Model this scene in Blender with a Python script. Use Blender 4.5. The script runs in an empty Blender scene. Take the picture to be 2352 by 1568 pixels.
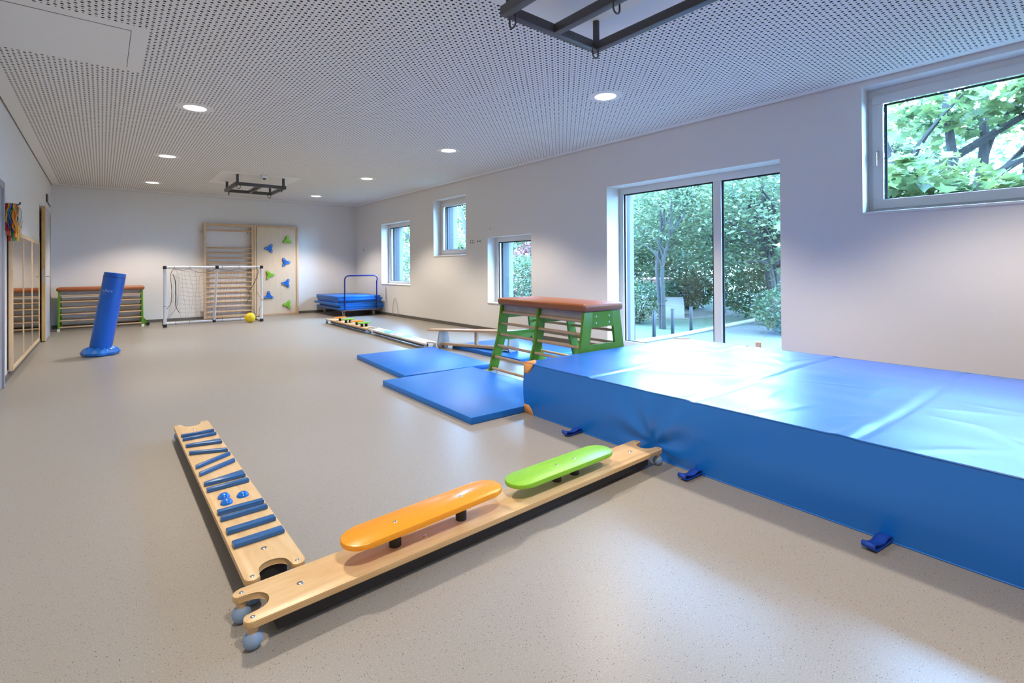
import bpy, bmesh, math, random
import numpy as np
from mathutils import Vector, Matrix, noise
PI = math.pi
R = math.radians
sc = bpy.context.scene
col = sc.collection

# ------------------------------------------------------------------ camera
cam_d = bpy.data.cameras.new('camera')
cam = bpy.data.objects.new('camera', cam_d)
col.objects.link(cam)
sc.camera = cam
YAW, PITCH, ROLL = 0.687187618, 0.00565083163, -0.00657398804
fw = Vector((math.sin(YAW) * math.cos(PITCH), math.cos(YAW) * math.cos(PITCH), math.sin(PITCH)))
rt = Vector((math.cos(YAW), -math.sin(YAW), 0))
up = rt.cross(fw)
rt2 = rt * math.cos(ROLL) + up * math.sin(ROLL)
up2 = -rt * math.sin(ROLL) + up * math.cos(ROLL)
cam.matrix_world = Matrix(((rt2.x, up2.x, -fw.x, 0), (rt2.y, up2.y, -fw.y, 0), (rt2.z, up2.z, -fw.z, 1.15), (0, 0, 0, 1)))
cam_d.sensor_width = 36
cam_d.lens = 1147.847 / 2352 * 36
cam_d.shift_y = -(784 - 607.086) / 2352
cam_d.clip_start = 0.05
cam_d.clip_end = 300

# ------------------------------------------------------------------ sky, exposure
SKY = (0.28, 0.56, 1.0)
SKY_STRENGTH = 70.0
world = bpy.data.worlds.new('overcast_sky')
sc.world = world
world.use_nodes = True
bg = world.node_tree.nodes['Background']
bg.inputs[0].default_value = (*SKY, 1)
bg.inputs[1].default_value = SKY_STRENGTH
LAMP_WATT = 190
LAMP_COLOR = (1.0, 0.865, 0.715)
LAMP_GLOW = 5.0
vs = sc.view_settings
vs.view_transform = 'Standard'
vs.look = 'None'
vs.exposure = 0.02
vs.gamma = 1.0
vs.use_curve_mapping = False
sc.cycles.max_bounces = 8
sc.cycles.diffuse_bounces = 4
sc.cycles.glossy_bounces = 4
sc.cycles.transparent_max_bounces = 8
sc.cycles.sample_clamp_indirect = 6.0
sc.cycles.use_denoising = True

# ------------------------------------------------------------------ dimensions
H = 2.841            # ceiling height
LX, RX = -0.775, 5.42
FY, BY = -1.2, 13.42
XO = 6.02            # outer face of the window wall

# ------------------------------------------------------------------ materials
MATS = {}


def nt_new(name):
    m = bpy.data.materials.new(name)
    m.use_nodes = True
    nt = m.node_tree
    b = nt.nodes['Principled BSDF']
    return m, nt, b


def nd(nt, t, **kw):
    n = nt.nodes.new(t)
    for k, v in kw.items():
        if k.startswith('i_'):
            n.inputs[k[2:].replace('_', ' ')].default_value = v
        elif k.startswith('n'):
            n.inputs[int(k[1:])].default_value = v
        else:
            setattr(n, k, v)
    return n


def mat(name, c, rough=0.5, metal=0.0, spec=0.5, var=0.0, vscale=6.0, bump=0.0, bscale=200.0, coat=0.0, emis=None, estr=0.0, stretch=None):
    """plain coloured material with a little procedural variation"""
    if name in MATS:
        return MATS[name]
    m, nt, b = nt_new(name)
    b.inputs['Base Color'].default_value = (*c, 1)
    b.inputs['Roughness'].default_value = rough
    b.inputs['Metallic'].default_value = metal
    b.inputs['Specular IOR Level'].default_value = spec
    b.inputs['Coat Weight'].default_value = coat
    tc = nd(nt, 'ShaderNodeTexCoord')
    src = tc.outputs['Object']
    if stretch:
        mp = nd(nt, 'ShaderNodeMapping')
        mp.inputs['Scale'].default_value = stretch
        nt.links.new(src, mp.inputs[0])
        src = mp.outputs[0]
    if var > 0:
        n = nd(nt, 'ShaderNodeTexNoise')
        n.inputs['Scale'].default_value = vscale
        n.inputs['Detail'].default_value = 4
        nt.links.new(src, n.inputs['Vector'])
        mx = nd(nt, 'ShaderNodeMix', data_type='RGBA')
        mx.inputs[6].default_value = (*[v * (1 - var) for v in c], 1)
        mx.inputs[7].default_value = (*[min(1, v * (1 + var)) for v in c], 1)
        nt.links.new(n.outputs[0], mx.inputs[0])
        nt.links.new(mx.outputs[2], b.inputs['Base Color'])
    if bump > 0:
        n2 = nd(nt, 'ShaderNodeTexNoise')
        n2.inputs['Scale'].default_value = bscale
        n2.inputs['Detail'].default_value = 3
        nt.links.new(src, n2.inputs['Vector'])
        bp = nd(nt, 'ShaderNodeBump')
        bp.inputs['Strength'].default_value = bump
        bp.inputs['Distance'].default_value = 0.002
        nt.links.new(n2.outputs[0], bp.inputs['Height'])
        nt.links.new(bp.outputs[0], b.inputs['Normal'])
    b.inputs['Coat Roughness'].default_value = max(0.03, rough * 0.7)
    if emis:
        b.inputs['Emission Color'].default_value = (*emis, 1)
        b.inputs['Emission Strength'].default_value = estr
    MATS[name] = m
    return m


def wood(name, c1, c2, stretch=(1.5, 14, 14), rough=0.35, ply=0.0, spec=0.4):
    """timber with streaky grain; ply>0 adds thin veneer lines down the edges"""
    if name in MATS:
        return MATS[name]
    m, nt, b = nt_new(name)
    tc = nd(nt, 'ShaderNodeTexCoord')
    mp = nd(nt, 'ShaderNodeMapping')
    mp.inputs['Scale'].default_value = stretch
    nt.links.new(tc.outputs['Object'], mp.inputs[0])
    n = nd(nt, 'ShaderNodeTexNoise')
    n.inputs['Scale'].default_value = 3.0
    n.inputs['Detail'].default_value = 6
    n.inputs['Distortion'].default_value = 0.8
    nt.links.new(mp.outputs[0], n.inputs['Vector'])
    rp = nd(nt, 'ShaderNodeValToRGB')
    rp.color_ramp.elements[0].position = 0.35
    rp.color_ramp.elements[1].position = 0.68
    rp.color_ramp.elements[0].color = (*c2, 1)
    rp.color_ramp.elements[1].color = (*c1, 1)
    nt.links.new(n.outputs[0], rp.inputs[0])
    out = rp.outputs[0]
    if ply > 0:
        sx = nd(nt, 'ShaderNodeSeparateXYZ')
        nt.links.new(tc.outputs['Object'], sx.inputs[0])
        mu = nd(nt, 'ShaderNodeMath', operation='MULTIPLY')
        mu.inputs[1].default_value = 2 * PI / 0.0062
        nt.links.new(sx.outputs[2], mu.inputs[0])
        sn = nd(nt, 'ShaderNodeMath', operation='SINE')
        nt.links.new(mu.outputs[0], sn.inputs[0])
        ge = nd(nt, 'ShaderNodeNewGeometry')
        sn2 = nd(nt, 'ShaderNodeSeparateXYZ')
        nt.links.new(ge.outputs['True Normal'], sn2.inputs[0])
        ab = nd(nt, 'ShaderNodeMath', operation='ABSOLUTE')
        nt.links.new(sn2.outputs[2], ab.inputs[0])
        lt = nd(nt, 'ShaderNodeMath', operation='LESS_THAN')
        lt.inputs[1].default_value = 0.7
        nt.links.new(ab.outputs[0], lt.inputs[0])
        gt = nd(nt, 'ShaderNodeMath', operation='MULTIPLY_ADD')
        gt.inputs[1].default_value = 0.22
        gt.inputs[2].default_value = 0.30
        nt.links.new(sn.outputs[0], gt.inputs[0])
        fa = nd(nt, 'ShaderNodeMath', operation='MULTIPLY')
        nt.links.new(gt.outputs[0], fa.inputs[0])
        nt.links.new(lt.outputs[0], fa.inputs[1])
        mx = nd(nt, 'ShaderNodeMix', data_type='RGBA')
        mx.inputs[7].default_value = (c2[0] * 0.5, c2[1] * 0.42, c2[2] * 0.36, 1)
        nt.links.new(fa.outputs[0], mx.inputs[0])
        nt.links.new(out, mx.inputs[6])
        out = mx.outputs[2]
    nt.links.new(out, b.inputs['Base Color'])
    b.inputs['Roughness'].default_value = rough
    b.inputs['Specular IOR Level'].default_value = spec
    MATS[name] = m
    return m


# ---- floor: speckled vinyl sheet with welded seams
def floor_mat():
    m, nt, b = nt_new('speckled_vinyl')
    tc = nd(nt, 'ShaderNodeTexCoord')
    P = tc.outputs['Object']
    n = nd(nt, 'ShaderNodeTexNoise')
    n.inputs['Scale'].default_value = 260
    n.inputs['Detail'].default_value = 2
    nt.links.new(P, n.inputs['Vector'])
    r1 = nd(nt, 'ShaderNodeValToRGB')
    r1.color_ramp.elements[0].position = 0.35
    r1.color_ramp.elements[1].position = 0.65
    r1.color_ramp.elements[0].color = (0.285, 0.265, 0.232, 1)
    r1.color_ramp.elements[1].color = (0.37, 0.345, 0.305, 1)
    nt.links.new(n.outputs[0], r1.inputs[0])
    prev = r1.outputs[0]
    for scale, thr, keep, colr in ((120, 0.17, 0.62, (0.09, 0.075, 0.065)), (75, 0.13, 0.74, (0.07, 0.06, 0.05)), (105, 0.18, 0.7, (0.44, 0.41, 0.36))):
        v = nd(nt, 'ShaderNodeTexVoronoi')
        v.inputs['Scale'].default_value = scale
        nt.links.new(P, v.inputs['Vector'])
        lt = nd(nt, 'ShaderNodeMath', operation='LESS_THAN')
        lt.inputs[1].default_value = thr
        nt.links.new(v.outputs['Distance'], lt.inputs[0])
        sp = nd(nt, 'ShaderNodeSeparateColor')
        nt.links.new(v.outputs['Color'], sp.inputs[0])
        g = nd(nt, 'ShaderNodeMath', operation='GREATER_THAN')
        g.inputs[1].default_value = keep
        nt.links.new(sp.outputs[0], g.inputs[0])
        mu = nd(nt, 'ShaderNodeMath', operation='MULTIPLY')
        nt.links.new(lt.outputs[0], mu.inputs[0])
        nt.links.new(g.outputs[0], mu.inputs[1])
        mx = nd(nt, 'ShaderNodeMix', data_type='RGBA')
        mx.inputs[7].default_value = (*colr, 1)
        nt.links.new(mu.outputs[0], mx.inputs[0])
        nt.links.new(prev, mx.inputs[6])
        prev = mx.outputs[2]
    # welded seams every 1.93 m along the room, first at y = 1.435
    sx = nd(nt, 'ShaderNodeSeparateXYZ')
    nt.links.new(P, sx.inputs[0])
    a = nd(nt, 'ShaderNodeMath', operation='ADD')
    a.inputs[1].default_value = -1.435 + 1.93 * 10.5
    nt.links.new(sx.outputs[1], a.inputs[0])
    mo = nd(nt, 'ShaderNodeMath', operation='MODULO')
    mo.inputs[1].default_value = 1.93
    nt.links.new(a.outputs[0], mo.inputs[0])
    s = nd(nt, 'ShaderNodeMath', operation='SUBTRACT')
    s.inputs[1].default_value = 0.965
    nt.links.new(mo.outputs[0], s.inputs[0])
    ab = nd(nt, 'ShaderNodeMath', operation='ABSOLUTE')
    nt.links.new(s.outputs[0], ab.inputs[0])
    lt = nd(nt, 'ShaderNodeMath', operation='LESS_THAN')
    lt.inputs[1].default_value = 0.002
    nt.links.new(ab.outputs[0], lt.inputs[0])
    mx = nd(nt, 'ShaderNodeMix', data_type='RGBA')
    mx.inputs[7].default_value = (0.33, 0.29, 0.245, 1)
    nt.links.new(lt.outputs[0], mx.inputs[0])
    nt.links.new(prev, mx.inputs[6])
    nt.links.new(mx.outputs[2], b.inputs['Base Color'])
    b.inputs['Roughness'].default_value = 0.33
    b.inputs['Specular IOR Level'].default_value = 0.45
    nz = nd(nt, 'ShaderNodeTexNoise')
    nz.inputs['Scale'].default_value = 140
    nt.links.new(P, nz.inputs['Vector'])
    bp = nd(nt, 'ShaderNodeBump')
    bp.inputs['Strength'].default_value = 0.06
    bp.inputs['Distance'].default_value = 0.002
    nt.links.new(nz.outputs[0], bp.inputs['Height'])
    nt.links.new(bp.outputs[0], b.inputs['Normal'])
    return m


# ---- ceiling: plasterboard with alternating 20 mm and 12 mm round perforations, 67 mm grid
def perforated_mat():
    m, nt, b = nt_new('perforated_plasterboard')
    tc = nd(nt, 'ShaderNodeTexCoord')

    def dist(ox, oy):
        mp = nd(nt, 'ShaderNodeVectorMath', operation='MULTIPLY_ADD')
        k = 1 / 0.067
        mp.inputs[1].default_value = (k, k, 0)
        mp.inputs[2].default_value = (-0.141 * k + ox + 20.5, -4.316 * k + oy + 100.5, 0.5)
        nt.links.new(tc.outputs['Object'], mp.inputs[0])
        fr = nd(nt, 'ShaderNodeVectorMath', operation='FRACTION')
        nt.links.new(mp.outputs[0], fr.inputs[0])
        su = nd(nt, 'ShaderNodeVectorMath', operation='SUBTRACT')
        su.inputs[1].default_value = (0.5, 0.5, 0.5)
        nt.links.new(fr.outputs[0], su.inputs[0])
        le = nd(nt, 'ShaderNodeVectorMath', operation='LENGTH')
        nt.links.new(su.outputs[0], le.inputs[0])
        return le.outputs['Value']

    def less(a, b_, r):
        mi = nd(nt, 'ShaderNodeMath', operation='MINIMUM')
        nt.links.new(a, mi.inputs[0])
        nt.links.new(b_, mi.inputs[1])
        lt = nd(nt, 'ShaderNodeMath', operation='LESS_THAN')
        lt.inputs[1].default_value = r / 0.067
        nt.links.new(mi.outputs[0], lt.inputs[0])
        return lt.outputs[0]
    big = less(dist(0, 0), dist(0.5, 0.5), 0.0098)
    small = less(dist(0.5, 0), dist(0, 0.5), 0.0058)
    mxm = nd(nt, 'ShaderNodeMath', operation='MAXIMUM')
    nt.links.new(big, mxm.inputs[0])
    nt.links.new(small, mxm.inputs[1])
    mx = nd(nt, 'ShaderNodeMix', data_type='RGBA')
    mx.inputs[6].default_value = (0.86, 0.855, 0.845, 1)
    mx.inputs[7].default_value = (0.035, 0.035, 0.04, 1)
    nt.links.new(mxm.outputs[0], mx.inputs[0])
    nt.links.new(mx.outputs[2], b.inputs['Base Color'])
    b.inputs['Roughness'].default_value = 0.9
    b.inputs['Specular IOR Level'].default_value = 0.1
    return m


def glass_mat():
    m = bpy.data.materials.new('window_glass')
    m.use_nodes = True
    nt = m.node_tree
    for n in list(nt.nodes):
        nt.nodes.remove(n)
    o = nd(nt, 'ShaderNodeOutputMaterial')
    t = nd(nt, 'ShaderNodeBsdfTransparent')
    t.inputs[0].default_value = (0.96, 0.985, 0.98, 1)
    g = nd(nt, 'ShaderNodeBsdfGlossy')
    g.inputs['Roughness'].default_value = 0.0
    lw = nd(nt, 'ShaderNodeLayerWeight')
    lw.inputs[0].default_value = 0.5
    p5 = nd(nt, 'ShaderNodeMath', operation='POWER')
    p5.inputs[1].default_value = 5.0
    nt.links.new(lw.outputs['Facing'], p5.inputs[0])
    f = nd(nt, 'ShaderNodeMath', operation='MULTIPLY_ADD')
    f.inputs[1].default_value = 0.9
    f.inputs[2].default_value = 0.035
    nt.links.new(p5.outputs[0], f.inputs[0])
    mx = nd(nt, 'ShaderNodeMixShader')
    nt.links.new(f.outputs[0], mx.inputs[0])
    nt.links.new(t.outputs[0], mx.inputs[1])
    nt.links.new(g.outputs[0], mx.inputs[2])
    nt.links.new(mx.outputs[0], o.inputs[0])
    return m


def leaf_mat(name, cols, scale=1.5):
    m = bpy.data.materials.new(name)
    m.use_nodes = True
    nt = m.node_tree
    for n in list(nt.nodes):
        nt.nodes.remove(n)
    o = nd(nt, 'ShaderNodeOutputMaterial')
    tc = nd(nt, 'ShaderNodeTexCoord')
    n = nd(nt, 'ShaderNodeTexNoise')
    n.inputs['Scale'].default_value = scale
    n.inputs['Detail'].default_value = 8
    n.inputs['Roughness'].default_value = 0.8
    nt.links.new(tc.outputs['Object'], n.inputs['Vector'])
    rp = nd(nt, 'ShaderNodeValToRGB')
    el = rp.color_ramp.elements
    while len(el) < len(cols):
        el.new(0.5)
    for i, c in enumerate(cols):
        el[i].position = 0.3 + 0.4 * i / (len(cols) - 1)
        el[i].color = (*c, 1)
    nt.links.new(n.outputs[0], rp.inputs[0])
    d = nd(nt, 'ShaderNodeBsdfPrincipled')
    d.inputs['Roughness'].default_value = 0.45
    d.inputs['Specular IOR Level'].default_value = 0.4
    t = nd(nt, 'ShaderNodeBsdfTranslucent')
    nt.links.new(rp.outputs[0], d.inputs['Base Color'])
    nt.links.new(rp.outputs[0], t.inputs[0])
    mx = nd(nt, 'ShaderNodeMixShader')
    mx.inputs[0].default_value = 0.5
    nt.links.new(d.outputs[0], mx.inputs[1])
    nt.links.new(t.outputs[0], mx.inputs[2])
    nt.links.new(mx.outputs[0], o.inputs[0])
    return m


M_floor = floor_mat()
M_perf = perforated_mat()
M_glass = glass_mat()
M_wall = mat('white_wall_paint', (0.80, 0.785, 0.765), rough=0.85, spec=0.15, bump=0.12, bscale=260)
M_ceil = mat('white_ceiling_paint', (0.86, 0.855, 0.845), rough=0.9, spec=0.1)
M_dark_gap = mat('dark_shadow_gap', (0.03, 0.03, 0.03), rough=0.9)
M_skirt = mat('grey_vinyl_skirting', (0.13, 0.12, 0.10), rough=0.5)
M_ext = mat('grey_exterior_render', (0.13, 0.12, 0.11), rough=0.9, var=0.05)
M_frame = mat('white_window_lacquer', (0.80, 0.80, 0.80), rough=0.35)
M_gasket = mat('black_rubber', (0.012, 0.012, 0.014), rough=0.6)
M_rail = mat('dark_grey_aluminium', (0.008, 0.008, 0.010), rough=0.5)
M_sill = mat('white_sill', (0.82, 0.82, 0.81), rough=0.3)
M_steel = mat('brushed_steel', (0.55, 0.55, 0.56), rough=0.3, metal=1.0)
M_screw = mat('zinc_screw', (0.62, 0.63, 0.66), rough=0.22, metal=1.0)
M_darksteel = mat('dark_grey_powder_coat', (0.07, 0.068, 0.07), rough=0.4)
M_birch = wood('birch_plywood', (0.76, 0.535, 0.285), (0.68, 0.45, 0.215), ply=1)
M_birch_y = wood('birch_plywood_lengthways', (0.80, 0.60, 0.385), (0.73, 0.52, 0.31), stretch=(14, 1.5, 14), ply=1)
M_beech = wood('beech_wood', (0.66, 0.45, 0.27), (0.57, 0.36, 0.20), stretch=(2, 14, 14), rough=0.4)
M_beech_z = wood('beech_wood_upright', (0.74, 0.54, 0.33), (0.66, 0.45, 0.26), stretch=(14, 14, 2), rough=0.4)
M_panelply = wood('pale_plywood_panel', (0.74, 0.575, 0.40), (0.70, 0.53, 0.355), stretch=(10, 10, 1.2), rough=0.45)
M_doorwood = wood('honey_wood', (0.60, 0.36, 0.13), (0.50, 0.28, 0.09), stretch=(14, 14, 1.5), rough=0.4)
M_greywood = wood('grey_varnished_plywood', (0.40, 0.36, 0.33), (0.33, 0.295, 0.27), stretch=(6, 6, 2), rough=0.45)
M_lime = wood('lime_stained_wood', (0.265, 0.56, 0.035), (0.22, 0.50, 0.025), stretch=(2, 14, 14), rough=0.4)
M_orange = mat('orange_lacquer', (0.92, 0.33, 0.004), rough=0.25, coat=0.3, var=0.03, vscale=30)
M_green = wood('green_stained_plywood', (0.125, 0.30, 0.012), (0.095, 0.25, 0.010), stretch=(5, 5, 2), rough=0.4)
M_pad = mat('brown_leather', (0.36, 0.105, 0.030), rough=0.42, var=0.12, vscale=9, bump=0.1, bscale=300)
M_rib = mat('blue_lacquered_wood', (0.018, 0.115, 0.33), rough=0.3, var=0.15, vscale=20, coat=0.2)
M_dome = mat('glossy_blue_plastic', (0.0, 0.16, 0.72), rough=0.08, coat=0.5)
M_football = mat('pale_blue_rubber', (0.24, 0.36, 0.56), rough=0.55)
M_blackrubber = mat('black_rubber_post', (0.015, 0.016, 0.018), rough=0.5)
M_railshade = mat('charcoal_rail_shade', (0.025, 0.025, 0.032), rough=0.5)
M_tube = mat('slate_blue_tube', (0.16, 0.20, 0.30), rough=0.35, metal=0.2)
M_vinyl = mat('blue_vinyl', (0.0, 0.15, 0.60), rough=0.42, spec=0.25, var=0.05, vscale=3, bump=0.15, bscale=420, coat=1.0)
M_vinyl2 = mat('blue_mat_vinyl', (0.0, 0.155, 0.62), rough=0.40, spec=0.55, var=0.04, vscale=4, bump=0.2, bscale=500)
M_vinylside = mat('blue_tube_vinyl', (0.0, 0.095, 0.47), rough=0.35, var=0.06, vscale=5)
M_ribbon = mat('blue_webbing', (0.004, 0.06, 0.45), rough=0.6)
M_leatherpatch = mat('tan_leather', (0.80, 0.36, 0.12), rough=0.6, var=0.1, vscale=40)
M_plasticwhite = mat('white_plastic', (0.80, 0.80, 0.82), rough=0.35)
M_plasticblack = mat('black_plastic', (0.012, 0.012, 0.012), rough=0.4)
M_navy = mat('navy_enamel_tube', (0.008, 0.012, 0.15), rough=0.3)
M_mirror = mat('mirror_glass', (0.86, 0.88, 0.86), rough=0.0, metal=1.0)
M_yellow = mat('yellow_ball_vinyl', (0.78, 0.55, 0.01), rough=0.35)
M_cord = mat('dark_green_cord', (0.015, 0.03, 0.025), rough=0.8)
M_net = mat('grey_net_twine', (0.25, 0.24, 0.21), rough=0.8)
M_holdblue = mat('blue_hold', (0.003, 0.13, 0.55), rough=0.4)
M_holdgreen = mat('green_hold', (0.17, 0.45, 0.01), rough=0.4)
M_print_white = mat('white_laminate', (0.82, 0.80, 0.76), rough=0.3)
M_print_green = mat('pale_green_print', (0.42, 0.66, 0.36), rough=0.35)
M_print_teal = mat('teal_print', (0.10, 0.36, 0.40), rough=0.35)
M_print_pink = mat('pink_print', (0.72, 0.22, 0.20), rough=0.35)
M_print_text = mat('pale_blue_print', (0.35, 0.5, 0.8), rough=0.5)
M_doorgrey = mat('grey_door_lacquer', (0.33, 0.33, 0.37), rough=0.4)
M_lamp = mat('lit_diffuser', (0.9, 0.9, 0.9), rough=0.5, emis=(1.0, 0.95, 0.87), estr=LAMP_GLOW)
M_socketdark = mat('socket_hole', (0.10, 0.10, 0.11), rough=0.6)
M_bark = mat('grey_bark', (0.022, 0.019, 0.016), rough=0.9, var=0.35, vscale=9, bump=0.8, bscale=30, stretch=(4, 4, 1))
M_leafA = leaf_mat('maple_leaves', [(0.035, 0.062, 0.030), (0.065, 0.105, 0.042), (0.13, 0.16, 0.05), (0.27, 0.22, 0.065)], 2.2)
M_leafB = leaf_mat('tree_leaves', [(0.030, 0.050, 0.030), (0.055, 0.085, 0.045), (0.11, 0.13, 0.06), (0.20, 0.17, 0.09)], 1.2)
M_leafC = leaf_mat('bush_leaves', [(0.020, 0.042, 0.024), (0.042, 0.075, 0.036), (0.09, 0.12, 0.048), (0.15, 0.15, 0.065)], 3.0)
M_leafRed = leaf_mat('red_bush_leaves', [(0.06, 0.018, 0.018), (0.13, 0.03, 0.035), (0.20, 0.06, 0.06)], 3.0)
M_grass = mat('leaf_strewn_lawn', (0.04, 0.052, 0.02), rough=0.9, var=0.6, vscale=9)
M_path = mat('grey_paving', (0.045, 0.041, 0.036), rough=0.85, var=0.2, vscale=4)
M_sand = mat('pale_sand', (0.11, 0.085, 0.06), rough=0.9, var=0.15, vscale=3)
M_post = mat('dark_fence_steel', (0.006, 0.006, 0.008), rough=0.5)
M_concrete = mat('white_concrete', (0.15, 0.13, 0.105), rough=0.7)

# ------------------------------------------------------------------ mesh helpers


class MB:
    """collects shapes and links them as ONE mesh object"""

    def __init__(s):
        s.v, s.f, s.m, s.sm = [], [], [], []
        s.mi = 0

    def add(s, vs_, fs, smooth=True):
        o = len(s.v)
        s.v += [tuple(p) for p in vs_]
        for k, f in enumerate(fs):
            s.f.append(tuple(i + o for i in f))
            s.m.append(s.mi)
            s.sm.append(smooth[k] if isinstance(smooth, list) else smooth)
        return s

    def box(s, x0, x1, y0, y1, z0, z1, bev=0.0, seg=2, M=None):
        if bev <= 0:
            vs_ = [(x, y, z) for z in (z0, z1) for y in (y0, y1) for x in (x0, x1)]
            fs = [(0, 2, 3, 1), (4, 5, 7, 6), (0, 1, 5, 4), (2, 6, 7, 3), (0, 4, 6, 2), (1, 3, 7, 5)]
        else:
            bm = bmesh.new()
            bmesh.ops.create_cube(bm, size=1)
            for v in bm.verts:
                v.co = ((x0 + x1) / 2 + v.co.x * (x1 - x0), (y0 + y1) / 2 + v.co.y * (y1 - y0), (z0 + z1) / 2 + v.co.z * (z1 - z0))
            bmesh.ops.bevel(bm, geom=bm.edges[:] + bm.verts[:], offset=min(bev, 0.499 * min(x1 - x0, y1 - y0, z1 - z0)), segments=seg, profile=0.5, affect='EDGES', clamp_overlap=True)
            bm.verts.index_update()
            vs_ = [v.co.copy() for v in bm.verts]
            fs = [tuple(v.index for v in f.verts) for f in bm.faces]
            bm.normal_update()
            sm = [max(abs(c) for c in f.normal) < 0.999 for f in bm.faces]
            bm.free()
        if M is not None:
            vs_ = [M @ Vector(p) for p in vs_]
        return s.add(vs_, fs, sm if bev > 0 else True)

    def prism(s, pts, z0, z1, M=None, bev=0.0, seg=2):
        """extrude a 2-D outline (xy) from z0 to z1"""
        n = len(pts)
        if bev > 0:
            bm = bmesh.new()
            a = [bm.verts.new((p[0], p[1], z0)) for p in pts]
            b = [bm.verts.new((p[0], p[1], z1)) for p in pts]
            bm.faces.new(a[::-1])
            bm.faces.new(b)
            for i in range(n):
                bm.faces.new((a[i], a[(i + 1) % n], b[(i + 1) % n], b[i]))
            ed = [e for e in bm.edges if abs(e.verts[0].co.z - e.verts[1].co.z) < 1e-9]
            bmesh.ops.bevel(bm, geom=ed, offset=bev, segments=seg, profile=0.5, affect='EDGES', clamp_overlap=True)
            bm.verts.index_update()
            vs_ = [v.co.copy() for v in bm.verts]
            fs = [tuple(v.index for v in f.verts) for f in bm.faces]
            bm.free()
        else:
            vs_ = [(p[0], p[1], z0) for p in pts] + [(p[0], p[1], z1) for p in pts]
            fs = [tuple(range(n))[::-1], tuple(range(n, 2 * n))] + [(i, (i + 1) % n, n + (i + 1) % n, n + i) for i in range(n)]
        if M is not None:
            vs_ = [M @ Vector(p) for p in vs_]
        return s.add(vs_, fs, [len(f) <= 4 for f in fs] if n > 4 else True)

    def tube(s, path, r, n=10, closed=False, caps=True, r1=None):
        P = [Vector(p) for p in path]
        k = len(P)
        rr = r if isinstance(r, (list, tuple)) else [r + ((r1 - r) * i / (k - 1) if r1 is not None else 0) for i in range(k)]
        tang = []
        for i in range(k):
            if closed:
                t = P[(i + 1) % k] - P[i - 1]
            else:
                t = P[min(i + 1, k - 1)] - P[max(i - 1, 0)]
            tang.append(t.normalized() if t.length > 1e-9 else Vector((0, 0, 1)))
        ref = Vector((0, 0, 1)) if abs(tang[0].z) < 0.9 else Vector((1, 0, 0))
        u = tang[0].cross(ref).normalized()
        vs_ = []
        for i in range(k):
            u = (u - tang[i] * u.dot(tang[i]))
            u = u.normalized() if u.length > 1e-6 else tang[i].orthogonal().normalized()
            w = tang[i].cross(u)
            for j in range(n):
                a = 2 * PI * j / n
                vs_.append(P[i] + (u * math.cos(a) + w * math.sin(a)) * rr[i])
        fs = []
        for i in range(k if closed else k - 1):
            i2 = (i + 1) % k
            for j in range(n):
                j2 = (j + 1) % n
                fs.append((i * n + j, i * n + j2, i2 * n + j2, i2 * n + j))
        if caps and not closed:
            fs.append(tuple(range(n))[::-1])
            fs.append(tuple(range((k - 1) * n, k * n)))
        return s.add(vs_, fs)

    def cyl(s, p0, p1, r, n=16, r1=None):
        return s.tube([p0, p1], r, n, r1=r1)

    def sphere(s, c, r, n=20, m=12, z0=-1.0, z1=1.0, sc_=(1, 1, 1)):
        """sphere between heights z0..z1 (in units of r)"""
        a0, a1 = math.asin(z0), math.asin(z1)
        vs_, fs = [], []
        for i in range(m + 1):
            a = a0 + (a1 - a0) * i / m
            for j in range(n):
                t = 2 * PI * j / n
                vs_.append((c[0] + r * math.cos(a) * math.cos(t) * sc_[0], c[1] + r * math.cos(a) * math.sin(t) * sc_[1], c[2] + r * math.sin(a) * sc_[2]))
        for i in range(m):
            for j in range(n):
                fs.append((i * n + j, i * n + (j + 1) % n, (i + 1) * n + (j + 1) % n, (i + 1) * n + j))
        fs.append(tuple(range(n))[::-1])
        fs.append(tuple(range(m * n, (m + 1) * n)))
        return s.add(vs_, fs)

    def lathe(s, prof, n=32, c=(0, 0, 0), caps=True):
        """prof: list of (r, z)"""
        vs_, fs = [], []
        for r_, z_ in prof:
            for j in range(n):
                t = 2 * PI * j / n
                vs_.append((c[0] + r_ * math.cos(t), c[1] + r_ * math.sin(t), c[2] + z_))
        k = len(prof)
        for i in range(k - 1):
            for j in range(n):
                fs.append((i * n + j, i * n + (j + 1) % n, (i + 1) * n + (j + 1) % n, (i + 1) * n + j))
        if caps:
            fs.append(tuple(range(n))[::-1])
            fs.append(tuple(range((k - 1) * n, k * n)))
        return s.add(vs_, fs)

    def mesh(s, name, mats, angle=35):
        me = bpy.data.meshes.new(name)
        me.from_pydata(s.v, [], s.f)
        for m in (mats if isinstance(mats, (list, tuple)) else [mats]):
            me.materials.append(m)
        me.polygons.foreach_set('material_index', s.m)
        me.polygons.foreach_set('use_smooth', s.sm)
        me.set_sharp_from_angle(angle=R(angle))
        me.update()
        return me

    def build(s, name, mats, parent=None, angle=35):
        o = bpy.data.objects.new(name, s.mesh(name, mats, angle))
        col.objects.link(o)
        o.parent = parent
        return o


def tag(o, label=None, cat=None, group=None, kind=None):
    if label:
        o['label'] = label
    if cat:
        o['category'] = cat
    if group:
        o['group'] = group
    if kind:
        o['kind'] = kind
    return o


def thing(name, label, cat, loc=(0, 0, 0), rotz=0.0, group=None):
    o = bpy.data.objects.new(name, None)
    col.objects.link(o)
    o.empty_display_size = 0.1
    o.location = loc
    o.rotation_euler = (0, 0, rotz)
    return tag(o, label, cat, group)


def link_mesh(name, me, parent=None, loc=(0, 0, 0), rot=(0, 0, 0)):
    o = bpy.data.objects.new(name, me)
    col.objects.link(o)
    o.parent = parent
    o.location = loc
    o.rotation_euler = rot
    return o


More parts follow.
